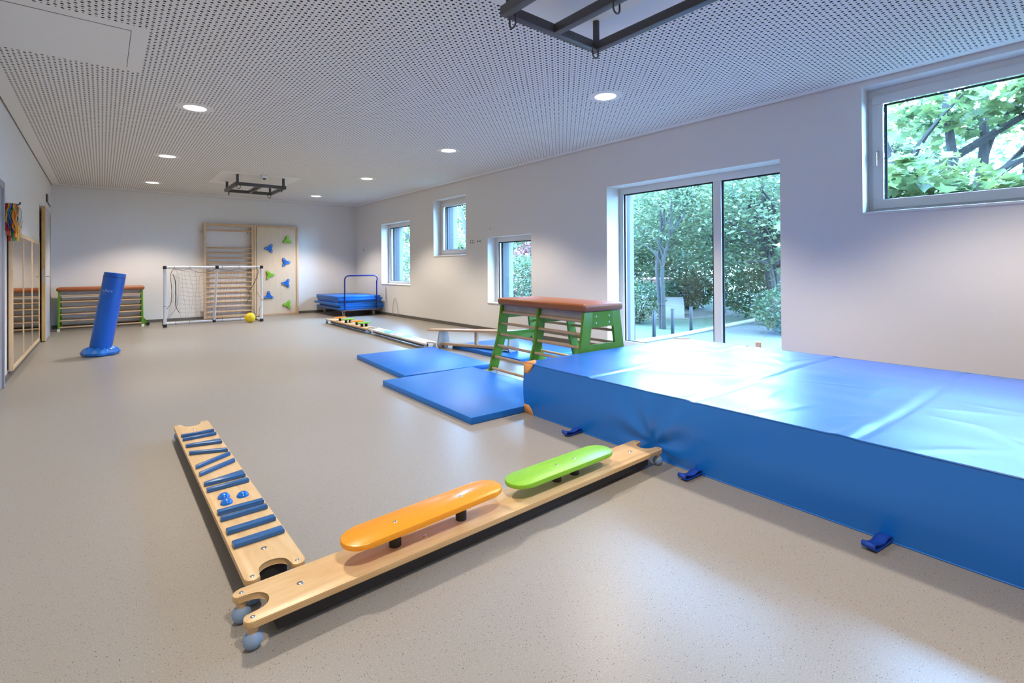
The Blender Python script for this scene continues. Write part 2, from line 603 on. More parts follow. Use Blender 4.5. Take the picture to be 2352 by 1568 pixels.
def copy_tree(o, parent=None):
    c = o.copy()
    col.objects.link(c)
    c.parent = parent
    for ch in o.children:
        copy_tree(ch, c)
    return c


def structure(o):
    o['kind'] = 'structure'
    return o


def arc(cx, cy, r, a0, a1, n, ry=None):
    ry = r if ry is None else ry
    return [(cx + r * math.cos(R(a0 + (a1 - a0) * i / n)), cy + ry * math.sin(R(a0 + (a1 - a0) * i / n))) for i in range(n + 1)]


def rrect(x0, x1, y0, y1, r, n=5):
    return arc(x1 - r, y1 - r, r, 0, 90, n) + arc(x0 + r, y1 - r, r, 90, 180, n) + arc(x0 + r, y0 + r, r, 180, 270, n) + arc(x1 - r, y0 + r, r, 270, 360, n)


def text_mesh(body, size, m, centre=True):
    cu = bpy.data.curves.new('lettering', 'FONT')
    cu.body = body
    cu.size = size
    if centre:
        cu.align_x = 'CENTER'
        cu.align_y = 'CENTER'
    ob = bpy.data.objects.new('lettering', cu)
    col.objects.link(ob)
    dg = bpy.context.evaluated_depsgraph_get()
    me = bpy.data.meshes.new_from_object(ob.evaluated_get(dg))
    bpy.data.objects.remove(ob)
    bpy.data.curves.remove(cu)
    me.materials.clear()
    me.materials.append(m)
    return me


def bez(p, n=16):
    """smooth Catmull-Rom curve through points"""
    P = [Vector(q) for q in p]
    out = []
    for i in range(len(P) - 1):
        a, b, c, d = P[max(i - 1, 0)], P[i], P[i + 1], P[min(i + 2, len(P) - 1)]
        for k in range(n):
            t = k / n
            out.append(0.5 * ((2 * b) + (c - a) * t + (2 * a - 5 * b + 4 * c - d) * t * t + (3 * b - a - 3 * c + d) * t ** 3))
    out.append(P[-1])
    return out


# ------------------------------------------------------------------ room shell
b = MB()
b.box(LX - 0.3, XO, FY - 0.3, BY + 0.3, -0.25, 0)
structure(b.build('floor', M_floor))

# ceiling: perforated fields and plain margins as separate faces of one slab
PLAIN = [(-0.64, 0.262, 4.33, 5.33), (1.60, 2.90, 9.75, 11.25), (1.60, 2.90, 1.05, 2.52)]
xs = sorted({LX + 0.016, -0.645, 5.30, RX - 0.016} | {v for r in PLAIN for v in r[:2]})
ys = sorted({FY + 0.016, FY + 0.12, BY - 0.25, BY - 0.016} | {v for r in PLAIN for v in r[2:]})
b = MB()
for i in range(len(xs) - 1):
    for j in range(len(ys) - 1):
        cx, cy = (xs[i] + xs[i + 1]) / 2, (ys[j] + ys[j + 1]) / 2
        plain = cx < -0.64 or cx > 5.30 or cy > BY - 0.25 or cy < FY + 0.12 or any(r[0] < cx < r[1] and r[2] < cy < r[3] for r in PLAIN)
        b.mi = 1 if plain else 0
        b.add([(xs[i], ys[j], H), (xs[i], ys[j + 1], H), (xs[i + 1], ys[j + 1], H), (xs[i + 1], ys[j], H)], [(0, 1, 2, 3)])
b.mi = 1
x0, x1, y0, y1 = xs[0], xs[-1], ys[0], ys[-1]
b.add([(x0, y0, H), (x1, y0, H), (x1, y1, H), (x0, y1, H), (x0, y0, H + .05), (x1, y0, H + .05), (x1, y1, H + .05), (x0, y1, H + .05)],
      [(0, 1, 5, 4), (1, 2, 6, 5), (2, 3, 7, 6), (3, 0, 4, 7), (4, 5, 6, 7)])
structure(b.build('ceiling', [M_perf, M_ceil]))
b = MB()
b.box(LX - 0.3, XO, FY - 0.3, BY + 0.3, H + 0.06, H + 0.25)
structure(b.build('ceiling_void', M_dark_gap))


def wall_x(name, m, xa, xb, y0, y1, z0, z1, holes):
    """wall slab between the planes x=xa (room side) and x=xb with rectangular openings (ya, yb, za, zb)"""
    ysb = sorted({y0, y1} | {v for h in holes for v in h[:2]})
    zsb = sorted({z0, z1} | {v for h in holes for v in h[2:]})
    bb = MB()
    for i in range(len(ysb) - 1):
        for j in range(len(zsb) - 1):
            cy, cz = (ysb[i] + ysb[i + 1]) / 2, (zsb[j] + zsb[j + 1]) / 2
            if any(h[0] < cy < h[1] and h[2] < cz < h[3] for h in holes):
                continue
            for x in (xa, xb):
                bb.add([(x, ysb[i], zsb[j]), (x, ysb[i + 1], zsb[j]), (x, ysb[i + 1], zsb[j + 1]), (x, ysb[i], zsb[j + 1])], [(0, 1, 2, 3)])
    for (ya, yb, za, zb) in holes + [(y0, y1, z0, z1)]:
        for (p, q) in (((ya, za), (yb, za)), ((yb, za), (yb, zb)), ((yb, zb), (ya, zb)), ((ya, zb), (ya, za))):
            bb.add([(xa, *p), (xa, *q), (xb, *q), (xb, *p)], [(0, 1, 2, 3)])
    return structure(bb.build(name, m))


#           ya     yb     za     zb    frame x
WINDOWS = [(10.265, 11.76, 0.745, 2.24, 5.615),
           (8.00, 9.21, 1.38, 2.568, 5.605),
           (6.11, 7.30, 0.498, 1.695, 5.60),
           (2.23, 4.522, 0.02, 2.252, 5.69),
           (-0.42, 1.505, 1.61, 2.788, 5.60)]
HOLES = [w[:4] for w in WINDOWS]
wall_x('wall_right', M_wall, RX, 5.70, FY - 0.3, BY + 0.3, 0.0, H + 0.06, HOLES)
wall_x('wall_right_exterior', M_ext, 5.70, XO, FY - 0.3, BY + 0.3, -0.6, H + 0.9, HOLES)
DOOR1 = (11.97, 12.93, 0.0, 2.16)
wall_x('wall_left', M_wall, LX, LX - 0.2, FY - 0.3, BY + 0.3, 0.0, H + 0.06, [DOOR1])
b = MB()
b.box(LX - 0.3, XO, BY, BY + 0.3, 0.0, H + 0.06)
structure(b.build('wall_back', M_wall))
b = MB()
b.box(LX - 0.3, XO, FY - 0.3, FY, 0.0, H + 0.06)
structure(b.build('wall_front', M_wall))
# closed passage behind the open door
b = MB()
for f in (((LX - 0.2, 11.5, 0), (LX - 1.4, 11.5, 0), (LX - 1.4, 11.5, 2.5), (LX - 0.2, 11.5, 2.5)),
          ((LX - 0.2, 13.4, 0), (LX - 1.4, 13.4, 0), (LX - 1.4, 13.4, 2.5), (LX - 0.2, 13.4, 2.5)),
          ((LX - 1.4, 11.5, 0), (LX - 1.4, 13.4, 0), (LX - 1.4, 13.4, 2.5), (LX - 1.4, 11.5, 2.5)),
          ((LX - 0.2, 11.5, 2.5), (LX - 1.4, 11.5, 2.5), (LX - 1.4, 13.4, 2.5), (LX - 0.2, 13.4, 2.5)),
          ((LX - 0.2, 11.5, 0), (LX - 1.4, 11.5, 0), (LX - 1.4, 13.4, 0), (LX - 0.2, 13.4, 0))):
    b.add(f, [(0, 1, 2, 3)])
structure(b.build('wall_passage', M_wall))
# skirting
b = MB()
b.box(RX - 0.012, RX, 4.53, BY, 0, 0.062)
b.box(RX - 0.012, RX, FY, 2.22, 0, 0.062)
structure(b.build('baseboard_right', M_skirt))
b = MB()
b.box(LX, RX - 0.012, BY - 0.012, BY, 0, 0.062)
structure(b.build('baseboard_back', M_skirt))
b = MB()
b.box(LX, LX + 0.012, FY, 11.95, 0, 0.062)
b.box(LX, LX + 0.012, 12.98, BY - 0.012, 0, 0.062)
structure(b.build('baseboard_left', M_skirt))

# ------------------------------------------------------------------ windows


def window(n, ya, yb, za, zb, fx, sash=False, mull=None, handle=False, sill=True):
    fw_ = 0.07
    fz = 0.085
    b = MB()
    x0, x1 = fx, fx + 0.075
    b.box(x0, x1, ya, yb, zb - fz, zb, 0.004)
    b.box(x0, x1, ya, yb, za, za + fz, 0.004)
    b.box(x0, x1, ya, ya + fw_, za + fz, zb - fz, 0.004)
    b.box(x0, x1, yb - fw_, yb, za + fz, zb - fz, 0.004)
    if mull:
        b.box(x0, x1, mull - 0.05, mull + 0.05, za + fz, zb - fz, 0.004)
    root = structure(b.build('window_%d' % n, M_frame))
    lights = [(ya + fw_, yb - fw_)] if not mull else [(ya + fw_, mull - 0.05), (mull + 0.05, yb - fw_)]
    if sash:
        b = MB()
        s0, s1, q0, q1 = ya + 0.035, yb - 0.035, za + 0.06, zb - 0.06
        for (a, c, d, e) in ((s0, s1, q1 - 0.085, q1), (s0, s1, q0, q0 + 0.085), (s0, s0 + 0.085, q0 + 0.085, q1 - 0.085), (s1 - 0.085, s1, q0 + 0.085, q1 - 0.085)):
            b.box(fx - 0.018, fx + 0.01, a, c, d, e, 0.005)
        b.build('sash', M_frame, root)
        lights = [(s0 + 0.085, s1 - 0.085)]
        z0, z1 = q0 + 0.085, q1 - 0.085
    else:
        z0, z1 = za + fz, zb - fz
    for (a, c) in lights:
        b = MB()
        b.box(fx + 0.032, fx + 0.040, a + 0.001, c - 0.001, z0 + 0.001, z1 - 0.001)
        b.build('glass_pane', M_glass, root)
        b = MB()
        for (p, q, r_, s_) in ((a, c, z1 - 0.018, z1), (a, c, z0, z0 + 0.010), (a, a + 0.022, z0, z1), (c - 0.022, c, z0, z1)):
            b.box(fx + 0.022, fx + 0.031, p, q, r_, s_)
        b.build('gasket', M_gasket, root)
    if handle:
        b = MB()
        hy = yb - 0.075
        hz = (za + zb) / 2 - 0.03
        b.box(fx - 0.030, fx - 0.018, hy - 0.016, hy + 0.016, hz - 0.04, hz + 0.04, 0.004)
        b.box(fx - 0.062, fx - 0.03, hy - 0.008, hy + 0.008, hz + 0.005, hz + 0.021, 0.004)
        b.box(fx - 0.066, fx - 0.050, hy - 0.008, hy + 0.012, hz - 0.105, hz + 0.021, 0.006)
        tag(b.build('handle', M_steel, root), 'steel lever handle')
    if sill:
        b = MB()
        b.box(RX - 0.018, fx - 0.001, ya + 0.002, yb - 0.002, za + 0.0005, za + 0.022, 0.005)
        b.build('sill', M_sill, root)
    # blind guide rails and outer sill
    for y_, d in ((yb, -1), (ya, 1)):
        b = MB()
        b.box(5.755, 5.80, min(y_, y_ + d * 0.03), max(y_, y_ + d * 0.03), za + 0.01, zb - 0.005)
        b.box(5.81, 5.90, min(y_, y_ + d * 0.022), max(y_, y_ + d * 0.022), za + 0.01, zb - 0.005)
        b.build('blind_rail', M_rail, root)
    return root


window(1, *WINDOWS[0])
window(2, *WINDOWS[1], sash=True)
window(3, *WINDOWS[2])
window(4, *WINDOWS[3], mull=3.06, sill=False)
window(5, *WINDOWS[4], sash=True, handle=True)

# ------------------------------------------------------------------ doors on the left wall
b = MB()
b.box(LX - 0.06, LX + 0.022, 11.90, 11.97, 0, 2.22, 0.004)
b.box(LX - 0.06, LX + 0.022, 12.93, 13.0, 0, 2.22, 0.004)
b.box(LX - 0.06, LX + 0.022, 11.97, 12.93, 2.15, 2.22, 0.004)
door1 = structure(b.build('door_1', mat('grey_door_frame', (0.42, 0.42, 0.44), rough=0.4)))
leaf = MB()
leaf.box(LX + 0.026, LX + 0.07, 10.992, 11.895, 0.012, 2.185, 0.002)
leaf = leaf.build('door_leaf', mat('light_grey_door_laminate', (0.55, 0.55, 0.56), rough=0.4), door1)
b = MB()
b.box(LX + 0.026, LX + 0.07, 10.98, 10.992, 0.012, 2.185, 0.001)
tag(b.build('edge_lipping', M_doorwood, leaf), 'honey coloured wooden door edge')
b = MB()
b.box(LX + 0.034, LX + 0.062, 10.9785, 10.98, 0.93, 1.17)
b.build('lock_plate', M_steel, leaf)
b = MB()
b.cyl((LX + 0.07, 11.05, 1.05), (LX + 0.12, 11.05, 1.05), 0.009)
b.box(LX + 0.106, LX + 0.124, 11.04, 11.16, 1.04, 1.06, 0.006)
b.build('handle', M_steel, leaf)
for zz in (0.3, 1.95):
    b = MB()
    b.cyl((LX + 0.045, 11.905, zz - 0.06), (LX + 0.045, 11.905, zz + 0.06), 0.012)
    b.build('hinge', M_steel, door1)
b = MB()
b.box(LX, LX + 0.022, 12.2, 12.42, 2.38, 2.52, 0.006)
b.tube([(LX + 0.015, 12.4, 2.39), (LX + 0.012, 13.0, 2.37)], 0.009)
b.build('door_closer', M_darksteel, door1)

b = MB()
b.box(LX, LX + 0.035, 5.9, 5.97, 0, 2.02, 0.003)
b.box(LX, LX + 0.035, 6.93, 7.0, 0, 2.02, 0.003)
b.box(LX, LX + 0.035, 5.97, 6.93, 1.95, 2.02, 0.003)
door2 = structure(b.build('door_2', M_doorgrey))
b = MB()
b.box(LX, LX + 0.02, 5.97, 6.93, 0.01, 1.95)
b.build('door_leaf', M_doorgrey, door2)

# ------------------------------------------------------------------ ceiling lamps
lamp_i = 0
ROWS = [0.335, 3.232, 6.138, 9.01, 11.907]
where = {0.335: 'behind the viewer', 3.232: 'nearest', 6.138: 'second', 9.01: 'third', 11.907: 'closest to the back wall'}
for X, side in ((0.757, 'left-hand'), (3.866, 'window-side')):
    for Yl in ROWS:
        if Yl == 0.335:
            label = 'round recessed ceiling lamp of the %s row, above the viewer' % side
        elif Yl == 11.907:
            label = 'round recessed ceiling lamp of the %s row, closest to the back wall' % side
        elif Yl == 3.232 and X < 1:
            label = 'round recessed ceiling lamp just past the upper edge, by the access panel'
        else:
            label = {3.232: 'round recessed ceiling lamp nearest the dark hoist frame in front', 6.138: 'round recessed ceiling lamp of the %s row, two lamps before the back wall one' % side,
                     9.01: 'round recessed ceiling lamp of the %s row, next to the back wall one' % side}[Yl]
        t = thing('ceiling_lamp', label, 'lamp', (X, Yl, H), 0, 'recessed ceiling lamps')
        b = MB()
        b.lathe([(0.105, 0.0005), (0.105, -0.006), (0.118, -0.007), (0.165, -0.003), (0.167, 0.0005)], 40, caps=False)
        b.build('trim_ring', M_ceil, t)
        b = MB()
        b.lathe([(0.104, -0.003), (0.100, -0.005), (0.05, -0.006), (0.001, -0.006)], 32)
        b.build('diffuser', M_lamp, t)
        ld = bpy.data.lights.new('lamp_light', 'SPOT')
        ld.energy = LAMP_WATT
        ld.color = LAMP_COLOR
        ld.spot_size = R(114)
        ld.spot_blend = 0.45
        ld.shadow_soft_size = 0.09
        lo = bpy.data.objects.new('lamp_light', ld)
        col.objects.link(lo)
        lo.parent = t
        lo.location = (0, 0, -0.10)

# ------------------------------------------------------------------ ceiling access panel
t = thing('access_panel', 'flush white access panel in the ceiling at the upper left', 'panel', (0, 0, H))
b = MB()
b.box(-0.64, 0.160, 4.431, 5.245, -0.004, -0.0002)
b.build('flap', M_ceil, t)
b = MB()
for r_ in ((0.160, 0.165, 4.426, 5.25), (-0.64, 0.165, 4.426, 4.431), (-0.64, 0.165, 5.245, 5.25)):
    b.box(r_[0], r_[1], r_[2], r_[3], -0.0015, 0.001)
b.build('seam', mat('grey_seam', (0.22, 0.21, 0.21), rough=0.8), t)

# ------------------------------------------------------------------ hoist frames under the ceiling


def hoist(label, yc):
    t = thing('ceiling_hoist_frame', label, 'frame', (2.255, yc, H), 0, 'dark steel suspension frames under the ceiling')
    hx, hy = 0.40, 0.50
    zb, zt = -0.200, -0.142
    w = 0.026
    bars = [(-hx, hx, hy - w, hy + w), (-hx, hx, -hy - w, -hy + w), (-hx - w, -hx + w, -hy - w, hy + w), (hx - w, hx + w, -hy - w, hy + w), (-w, w, -hy + w, hy - w)]
    for i, (x0, x1, y0, y1) in enumerate(bars):
        if i < 2:
            x0, x1 = x0 + w, x1 - w
        b = MB()
        b.box(x0, x1, y0, y1, zb, zt, 0.003)
        b.build('bar', M_darksteel, t)
    for sx in (-1, 1):
        for sy in (-1, 1):
            b = MB()
            b.cyl((sx * (hx - 0.015), sy * (hy - 0.015), zt - 0.03), (sx * (hx - 0.015), sy * (hy - 0.015), 0.0), 0.0225)
            b.build('post', M_darksteel, t)
    for (x, y, ax) in ((-hx + 0.03, -hy + 0.0, 0), (hx - 0.03, hy - 0.02, 0), (-hx + 0.05, hy - 0.0, 1), (hx - 0.05, -hy, 1), (0, 0.0, 0)):
        d = 0.028
        pts = [(-d, 0.05)] + [(d * math.cos(R(a)), -0.03 + d * math.sin(R(a))) for a in range(180, 361, 15)] + [(d, 0.05)]
        b = MB()
        b.tube([((x + p[0], y, zb + p[1]) if ax == 0 else (x, y + p[0], zb + p[1])) for p in pts], 0.0055, 8)
        b.build('hanging_ring', M_darksteel, t)
    return t


hoist('dark steel hoist frame under the ceiling, cut off by the upper picture edge', 1.80)
hoist('small dark steel hoist frame under the ceiling near the back wall', 10.46)

# ceiling motion sensor by the far hoist
t = thing('motion_sensor', 'small white sensor on the ceiling beside the far hoist frame', 'sensor', (2.27, 9.80, H))
b = MB()
b.box(-0.05, 0.05, -0.05, 0.05, -0.055, 0, 0.008)
b.build('housing', M_plasticwhite, t)
b = MB()
b.sphere((0, 0, -0.055), 0.03, 16, 8, -1.0, 0.2)
b.build('lens', M_darksteel, t)

# ------------------------------------------------------------------ thick soft landing mat


def soft_mat():
    Lx, Ly, Lz = 2.12, 3.15, 0.395
    t = thing('landing_mat', 'huge thick blue vinyl landing mat with tan leather corners under the windows', 'mat', (3.607, 1.405, 0), R(-1.6))
    seams = (0.865, 0.10, -0.70)      # creases across the top (local y)
    rnd = random.Random(4)
    folds = [(rnd.uniform(-1, 1), rnd.uniform(-1.5, 1.5), rnd.uniform(0, PI), rnd.uniform(0.10, 0.3)) for _ in range(26)]

    def disp(p):
        x, y, z = p
        ex = max(0, 1 - (abs(x) / (Lx / 2)) ** 6)
        ey = max(0, 1 - (abs(y) / (Ly / 2)) ** 6)
        top = max(0, (z - 0.30) / 0.095)
        dz = 0
        if top > 0:
            n1 = noise.noise(Vector((x * 1.6, y * 1.6, 3.1)))
            dz += (0.009 * n1 + 0.004 * noise.noise(Vector((x * 5, y * 4, 7.7)))) * ex * ey
            for s in seams:
                d = y - s - 0.012 * math.sin(x * 2.2 + s)
                dz += -0.006 * math.exp(-(d / 0.012) ** 2) + 0.0035 * math.exp(-((d - 0.045) / 0.045) ** 2)
            for fx, fy, fa, fl in folds:
                u = (x - fx) * math.cos(fa) + (y - fy) * math.sin(fa)
                v = -(x - fx) * math.sin(fa) + (y - fy) * math.cos(fa)
                if abs(u) < fl * 2 and abs(v) < 0.06:
                    dz += 0.0035 * math.exp(-(u / fl) ** 2 - (v / 0.018) ** 2)
            dz *= top
        dx = 0
        side = math.exp(-((x + Lx / 2) / 0.03) ** 2)
        if side > 0.01:
            k = math.sin(PI * min(1, max(0, z / Lz)))
            dx += -0.012 * k
            dx += 0.010 * noise.noise(Vector((y * 1.3, z * 4, 1.2))) * k
            # folds running to where the balance beam presses against the cover
            py, pz = y - 0.36, z - 0.08
            r_ = math.hypot(py, pz)
            a = math.atan2(pz, py)
            dx += (0.014 * math.exp(-(r_ / 0.10) ** 2) + 0.009 * math.sin(a * 7.0 + 1.0) * math.exp(-((r_ - 0.16) / 0.15) ** 2)) * min(1, z / 0.05)
            dx *= side
        return (x + dx, y, z + dz)
    bm = bmesh.new()

    def grid(o, u, v, nu, nv):
        g = [[bm.verts.new(disp(tuple(o[k] + u[k] * i / nu + v[k] * j / nv for k in range(3)))) for j in range(nv + 1)] for i in range(nu + 1)]
        for i in range(nu):
            for j in range(nv):
                bm.faces.new((g[i][j], g[i + 1][j], g[i + 1][j + 1], g[i][j + 1]))
    a, c = Lx / 2, Ly / 2
    grid((-a, -c, Lz), (Lx, 0, 0), (0, Ly, 0), 90, 190)
    grid((-a, c, 0), (0, -Ly, 0), (0, 0, Lz), 190, 26)
    grid((a, -c, 0), (0, Ly, 0), (0, 0, Lz), 60, 8)
    grid((a, c, 0), (-Lx, 0, 0), (0, 0, Lz), 60, 10)
    grid((-a, -c, 0), (Lx, 0, 0), (0, 0, Lz), 60, 8)
    grid((-a, c, 0), (Lx, 0, 0), (0, -Ly, 0), 2, 2)
    bmesh.ops.remove_doubles(bm, verts=bm.verts[:], dist=0.0005)
    me = bpy.data.meshes.new('cover')
    bm.to_mesh(me)
    bm.free()
    me.materials.append(M_vinyl)
    me.polygons.foreach_set('use_smooth', [True] * len(me.polygons))
    me.set_sharp_from_angle(angle=R(50))
    link_mesh('cover', me, t)
    # welt along the top and bottom edges
    for z in (Lz - 0.003, 0.004):
        b = MB()
        pts = []
        for (x0, y0, x1, y1) in ((-a, -c, a, -c), (a, -c, a, c), (a, c, -a, c), (-a, c, -a, -c)):
            n = 70
            for i in range(n):
                x, y = x0 + (x1 - x0) * i / n, y0 + (y1 - y0) * i / n
                q = disp((x, y, z))
                pts.append((q[0], q[1], q[2]))
        b.tube(pts, 0.0045, 6, closed=True)
        b.build('piping', M_vinyl, t)
    # leather corners
    for sx in (-1, 1):
        for sy in (-1, 1):
            for zc, s in ((Lz, -1), (0, 1)):
                b = MB()
                r_ = 0.115
                q = [(0, 0)] + [(r_ * (1 - 0.75 * math.sin(R(a_)) * 1.0) if False else r_ * math.cos(R(a_)) ** 1.5, r_ * math.sin(R(a_)) ** 1.5) for a_ in range(0, 91, 10)]
                f3 = []
                f3.append([(sx * (a + 0.006), sy * (c + 0.003 - p[0]), zc + s * p[1]) for p in q])
                f3.append([(sx * (a + 0.003 - p[0]), sy * (c + 0.004), zc + s * p[1]) for p in q])
                if s < 0:
                    f3.append([(sx * (a + 0.003 - p[0]), sy * (c + 0.003 - p[1]), zc + 0.004) for p in q])
                for pts in f3:
                    b.add(pts, [tuple(range(len(pts)))])
                o = b.build('corner_patch', M_leatherpatch, t)
                o['label'] = 'tan leather corner patch'
                md = o.modifiers.new('thickness', 'SOLIDIFY')
                md.thickness = 0.004
                md.offset = 0
    # carrying loops lying on the floor
    for wy, dr in ((2.372, -0.01), (1.46, 0.05), (0.60, 0.12)):
        ly = wy - 1.405
        b = MB()
        prof = [(-a + 0.012, 0.02), (-a - 0.03, 0.030), (-a - 0.075, 0.018), (-a - 0.115, 0.024), (-a - 0.145, 0.034), (-a - 0.155, 0.022), (-a - 0.140, 0.006), (-a - 0.08, 0.004), (-a + 0.012, 0.006)]
        cr = bez([(p[0], 0, p[1]) for p in prof], 5)
        w = 0.024
        vs_, fs = [], []
        for k, p in enumerate(cr):
            sh = dr * (-a - p.x)
            tw = 0.010 * math.sin(k * 0.18)
            vs_ += [(p.x, ly - w + sh, p.z + tw * 0.3 + 0.003), (p.x, ly + w + sh, p.z - tw * 0.3 + 0.003)]
        for k in range(len(cr) - 1):
            fs.append((2 * k, 2 * k + 1, 2 * k + 3, 2 * k + 2))
        b.add(vs_, fs)
        o = b.build('carrying_strap', M_ribbon, t)
        md = o.modifiers.new('thickness', 'SOLIDIFY')
        md.thickness = 0.003
    return t


soft_mat()

# ------------------------------------------------------------------ thin gym mats on the floor
MT = 0.052


def gym_mat(label, cx, cy, w, l, rot, z=0.0, group=None, t_=MT):
    b = MB()
    b.box(-w / 2, w / 2, -l / 2, l / 2, 0, t_, 0.006, 2)
    o = b.build('gym_mat', M_vinyl2)
    o.location = (cx, cy, z)
    o.rotation_euler = (0, 0, rot)
    return tag(o, label, 'mat', group)


gym_mat('thin blue gym mat lying nearest, against the thick landing mat', 2.628, 3.795, 1.05, 1.575, R(-1.4), group='thin blue gym mats on the floor')
gym_mat('thin blue gym mat lying between the nearest thin mat and the printed beam', 2.975, 5.37, 1.06, 1.53, R(-4.2), group='thin blue gym mats on the floor')
gym_mat('thin blue gym mat lying under the wooden balance bench near the window wall', 4.40, 5.30, 1.08, 1.54, R(-1.0), group='thin blue gym mats on the floor')

# ------------------------------------------------------------------ balance beams


def plank_outline(L, W=0.2):
    h = L / 2
    out = []
    for s in (1, -1):
        # horn at +v, cut-out, horn at -v; mirrored end afterwards
        e = []
        e += arc(h - 0.026, 0.074, 0.026, 90, -60, 8)
        e += [(h - 0.045 - 0.048 * math.sin(R(a_)), 0.052 * math.cos(R(a_))) for a_ in range(12, 169, 12)]
        e += arc(h - 0.026, -0.074, 0.026, 60, -90, 8)
        out += [(s * p[0], s * p[1]) for p in e]
    return out[::-1]


TOPZ, PT = 0.095, 0.021


def beam(name, label, L, loc, rot, wood_m, rail='box', group='balance beams on ball feet', top_m=None):
    t = thing(name, label, 'balance beam', loc, rot, group)
    b = MB()
    b.prism(plank_outline(L), TOPZ - PT, TOPZ, bev=0.003)
    b.build('plank', top_m or wood_m, t)
    for sx in (-1, 1):
        for sy in (-1, 1):
            x, y = sx * (L / 2 - 0.026), sy * 0.074
            b = MB()
            b.sphere((x, y, 0.0285), 0.0285, 24, 14)
            f = b.build('ball_foot', M_football, t)
            b = MB()
            b.cyl((x, y, 0.050), (x, y, TOPZ - PT), 0.016, 16, 0.018)
            b.build('dowel', M_beech, f)
            b = MB()
            b.sphere((x, y, TOPZ - 0.001), 0.0085, 12, 4, 0.0, 0.9, (1, 1, 0.45))
            b.build('screw', M_screw, t)
        b = MB()
        b.sphere((sx * (L / 2 - 0.188), 0, TOPZ - 0.001), 0.012, 14, 4, 0.0, 0.9, (1, 1, 0.35))
        b.build('screw', M_screw, t)
    b = MB()
    if rail == 'box':
        b.box(-L / 2 + 0.10, L / 2 - 0.10, -0.06, 0.06, 0.012, TOPZ - PT, 0.004)  # dark rail, widened to stand in for the shadow under the plank
        b.build('under_rail_shade', M_railshade, t)
    else:
        b.cyl((-L / 2 + 0.13, 0, 0.043), (L / 2 - 0.13, 0, 0.043), 0.031, 20)
        b.build('under_tube', M_tube, t)
    return t


def wobble(t, m, x0, x1, y, top, posts, w=0.15, thick=0.021, tilt=0.0, name='foot_board'):
    r_ = w / 2
    out = arc(x1 - r_, y, r_, -90, 90, 14) + arc(x0 + r_, y, r_, 90, 270, 14)
    b = MB()
    cx = (x0 + x1) / 2
    Mx = Matrix.Translation((cx, y, top - thick)) @ Matrix.Rotation(tilt, 4, 'Y')
    b.prism([(p[0] - cx, p[1] - y) for p in out], 0, thick, M=Mx, bev=0.006)
    o = b.build(name, m, t)
    for px_, py_ in posts:
        zt = top - (px_ - cx) * math.tan(tilt)
        b = MB()
        b.cyl((px_, py_, TOPZ), (px_, py_, zt - thick + 0.001), 0.023, 20)
        b.build('rubber_post', M_blackrubber, t)
        b = MB()
        b.sphere((px_, py_, zt - 0.001), 0.009, 12, 4, 0.0, 0.9, (1, 1, 0.4))
        b.build('screw', M_screw, o)
    return o


# beam in front with an orange and a lime foot board
BL = 2.19
tB = beam('balance_beam', 'birch balance beam in front carrying an orange and a lime green foot board', BL, (1.42, 1.772, 0), R(0.9), M_birch)
tag(wobble(tB, M_orange, 0.655 - 1.42, 1.365 - 1.42, 0.0, 0.187, [(0.862 - 1.42, 0), (1.165 - 1.42, 0)], tilt=R(-1.2)), 'glossy orange foot board')
tag(wobble(tB, M_lime, 1.425 - 1.42, 2.125 - 1.42, 0.0, 0.172, [(1.735 - 1.42, 0), (1.862 - 1.42, 0)]), 'lime green foot board')
b = MB()
b.sphere((0.98 - 1.42, -0.02, TOPZ - 0.001), 0.012, 14, 4, 0.0, 0.9, (1, 1, 0.5))
b.build('screw', M_screw, tB)

# beam on the left with blue cross ribs
tA = beam('balance_beam', 'birch balance beam with blue cross ribs and three blue domes on the left', BL, (0.472, 2.972, 0), R(90), M_birch)
# ribs: (y at x=.38, y at x=.56, width left, width right)
RIBS = [(3.752, 3.752, .020, .020), (3.668, 3.672, .026, .026), (3.522, 3.490, .026, .058), (3.372, 3.298, .030, .030), (3.112, 3.225, .030, .030), (2.99, 3.095, .030, .030),
        (2.838, 2.862, .026, .075), (2.752, 2.760, .030, .030), (2.470, 2.468, .032, .032), (2.400, 2.402, .028, .028), (2.268, 2.272, .036, .036), (2.145, 2.147, .042, .042)]
for ya, yb, wa, wb in RIBS:
    # local x runs along world +y, local y along world -x
    A, B_ = (ya - 2.972, 0.472 - 0.382), (yb - 2.972, 0.472 - 0.562)
    pts = [(A[0] - wa / 2, A[1]), (B_[0] - wb / 2, B_[1]), (B_[0] + wb / 2, B_[1]), (A[0] + wa / 2, A[1])]
    b = MB()
    b.prism(pts[::-1] if False else pts, TOPZ, TOPZ + 0.019, bev=0.005)
    b.build('cross_rib', M_rib, tA)
for x, y in ((0.434, 2.64), (0.433, 2.568), (0.505, 2.602)):
    b = MB()
    b.sphere((y - 2.972, 0.472 - x, TOPZ), 0.026, 24, 8, 0.0, 0.999, (1, 1, 0.85))
    b.build('dome', M_dome, tA)

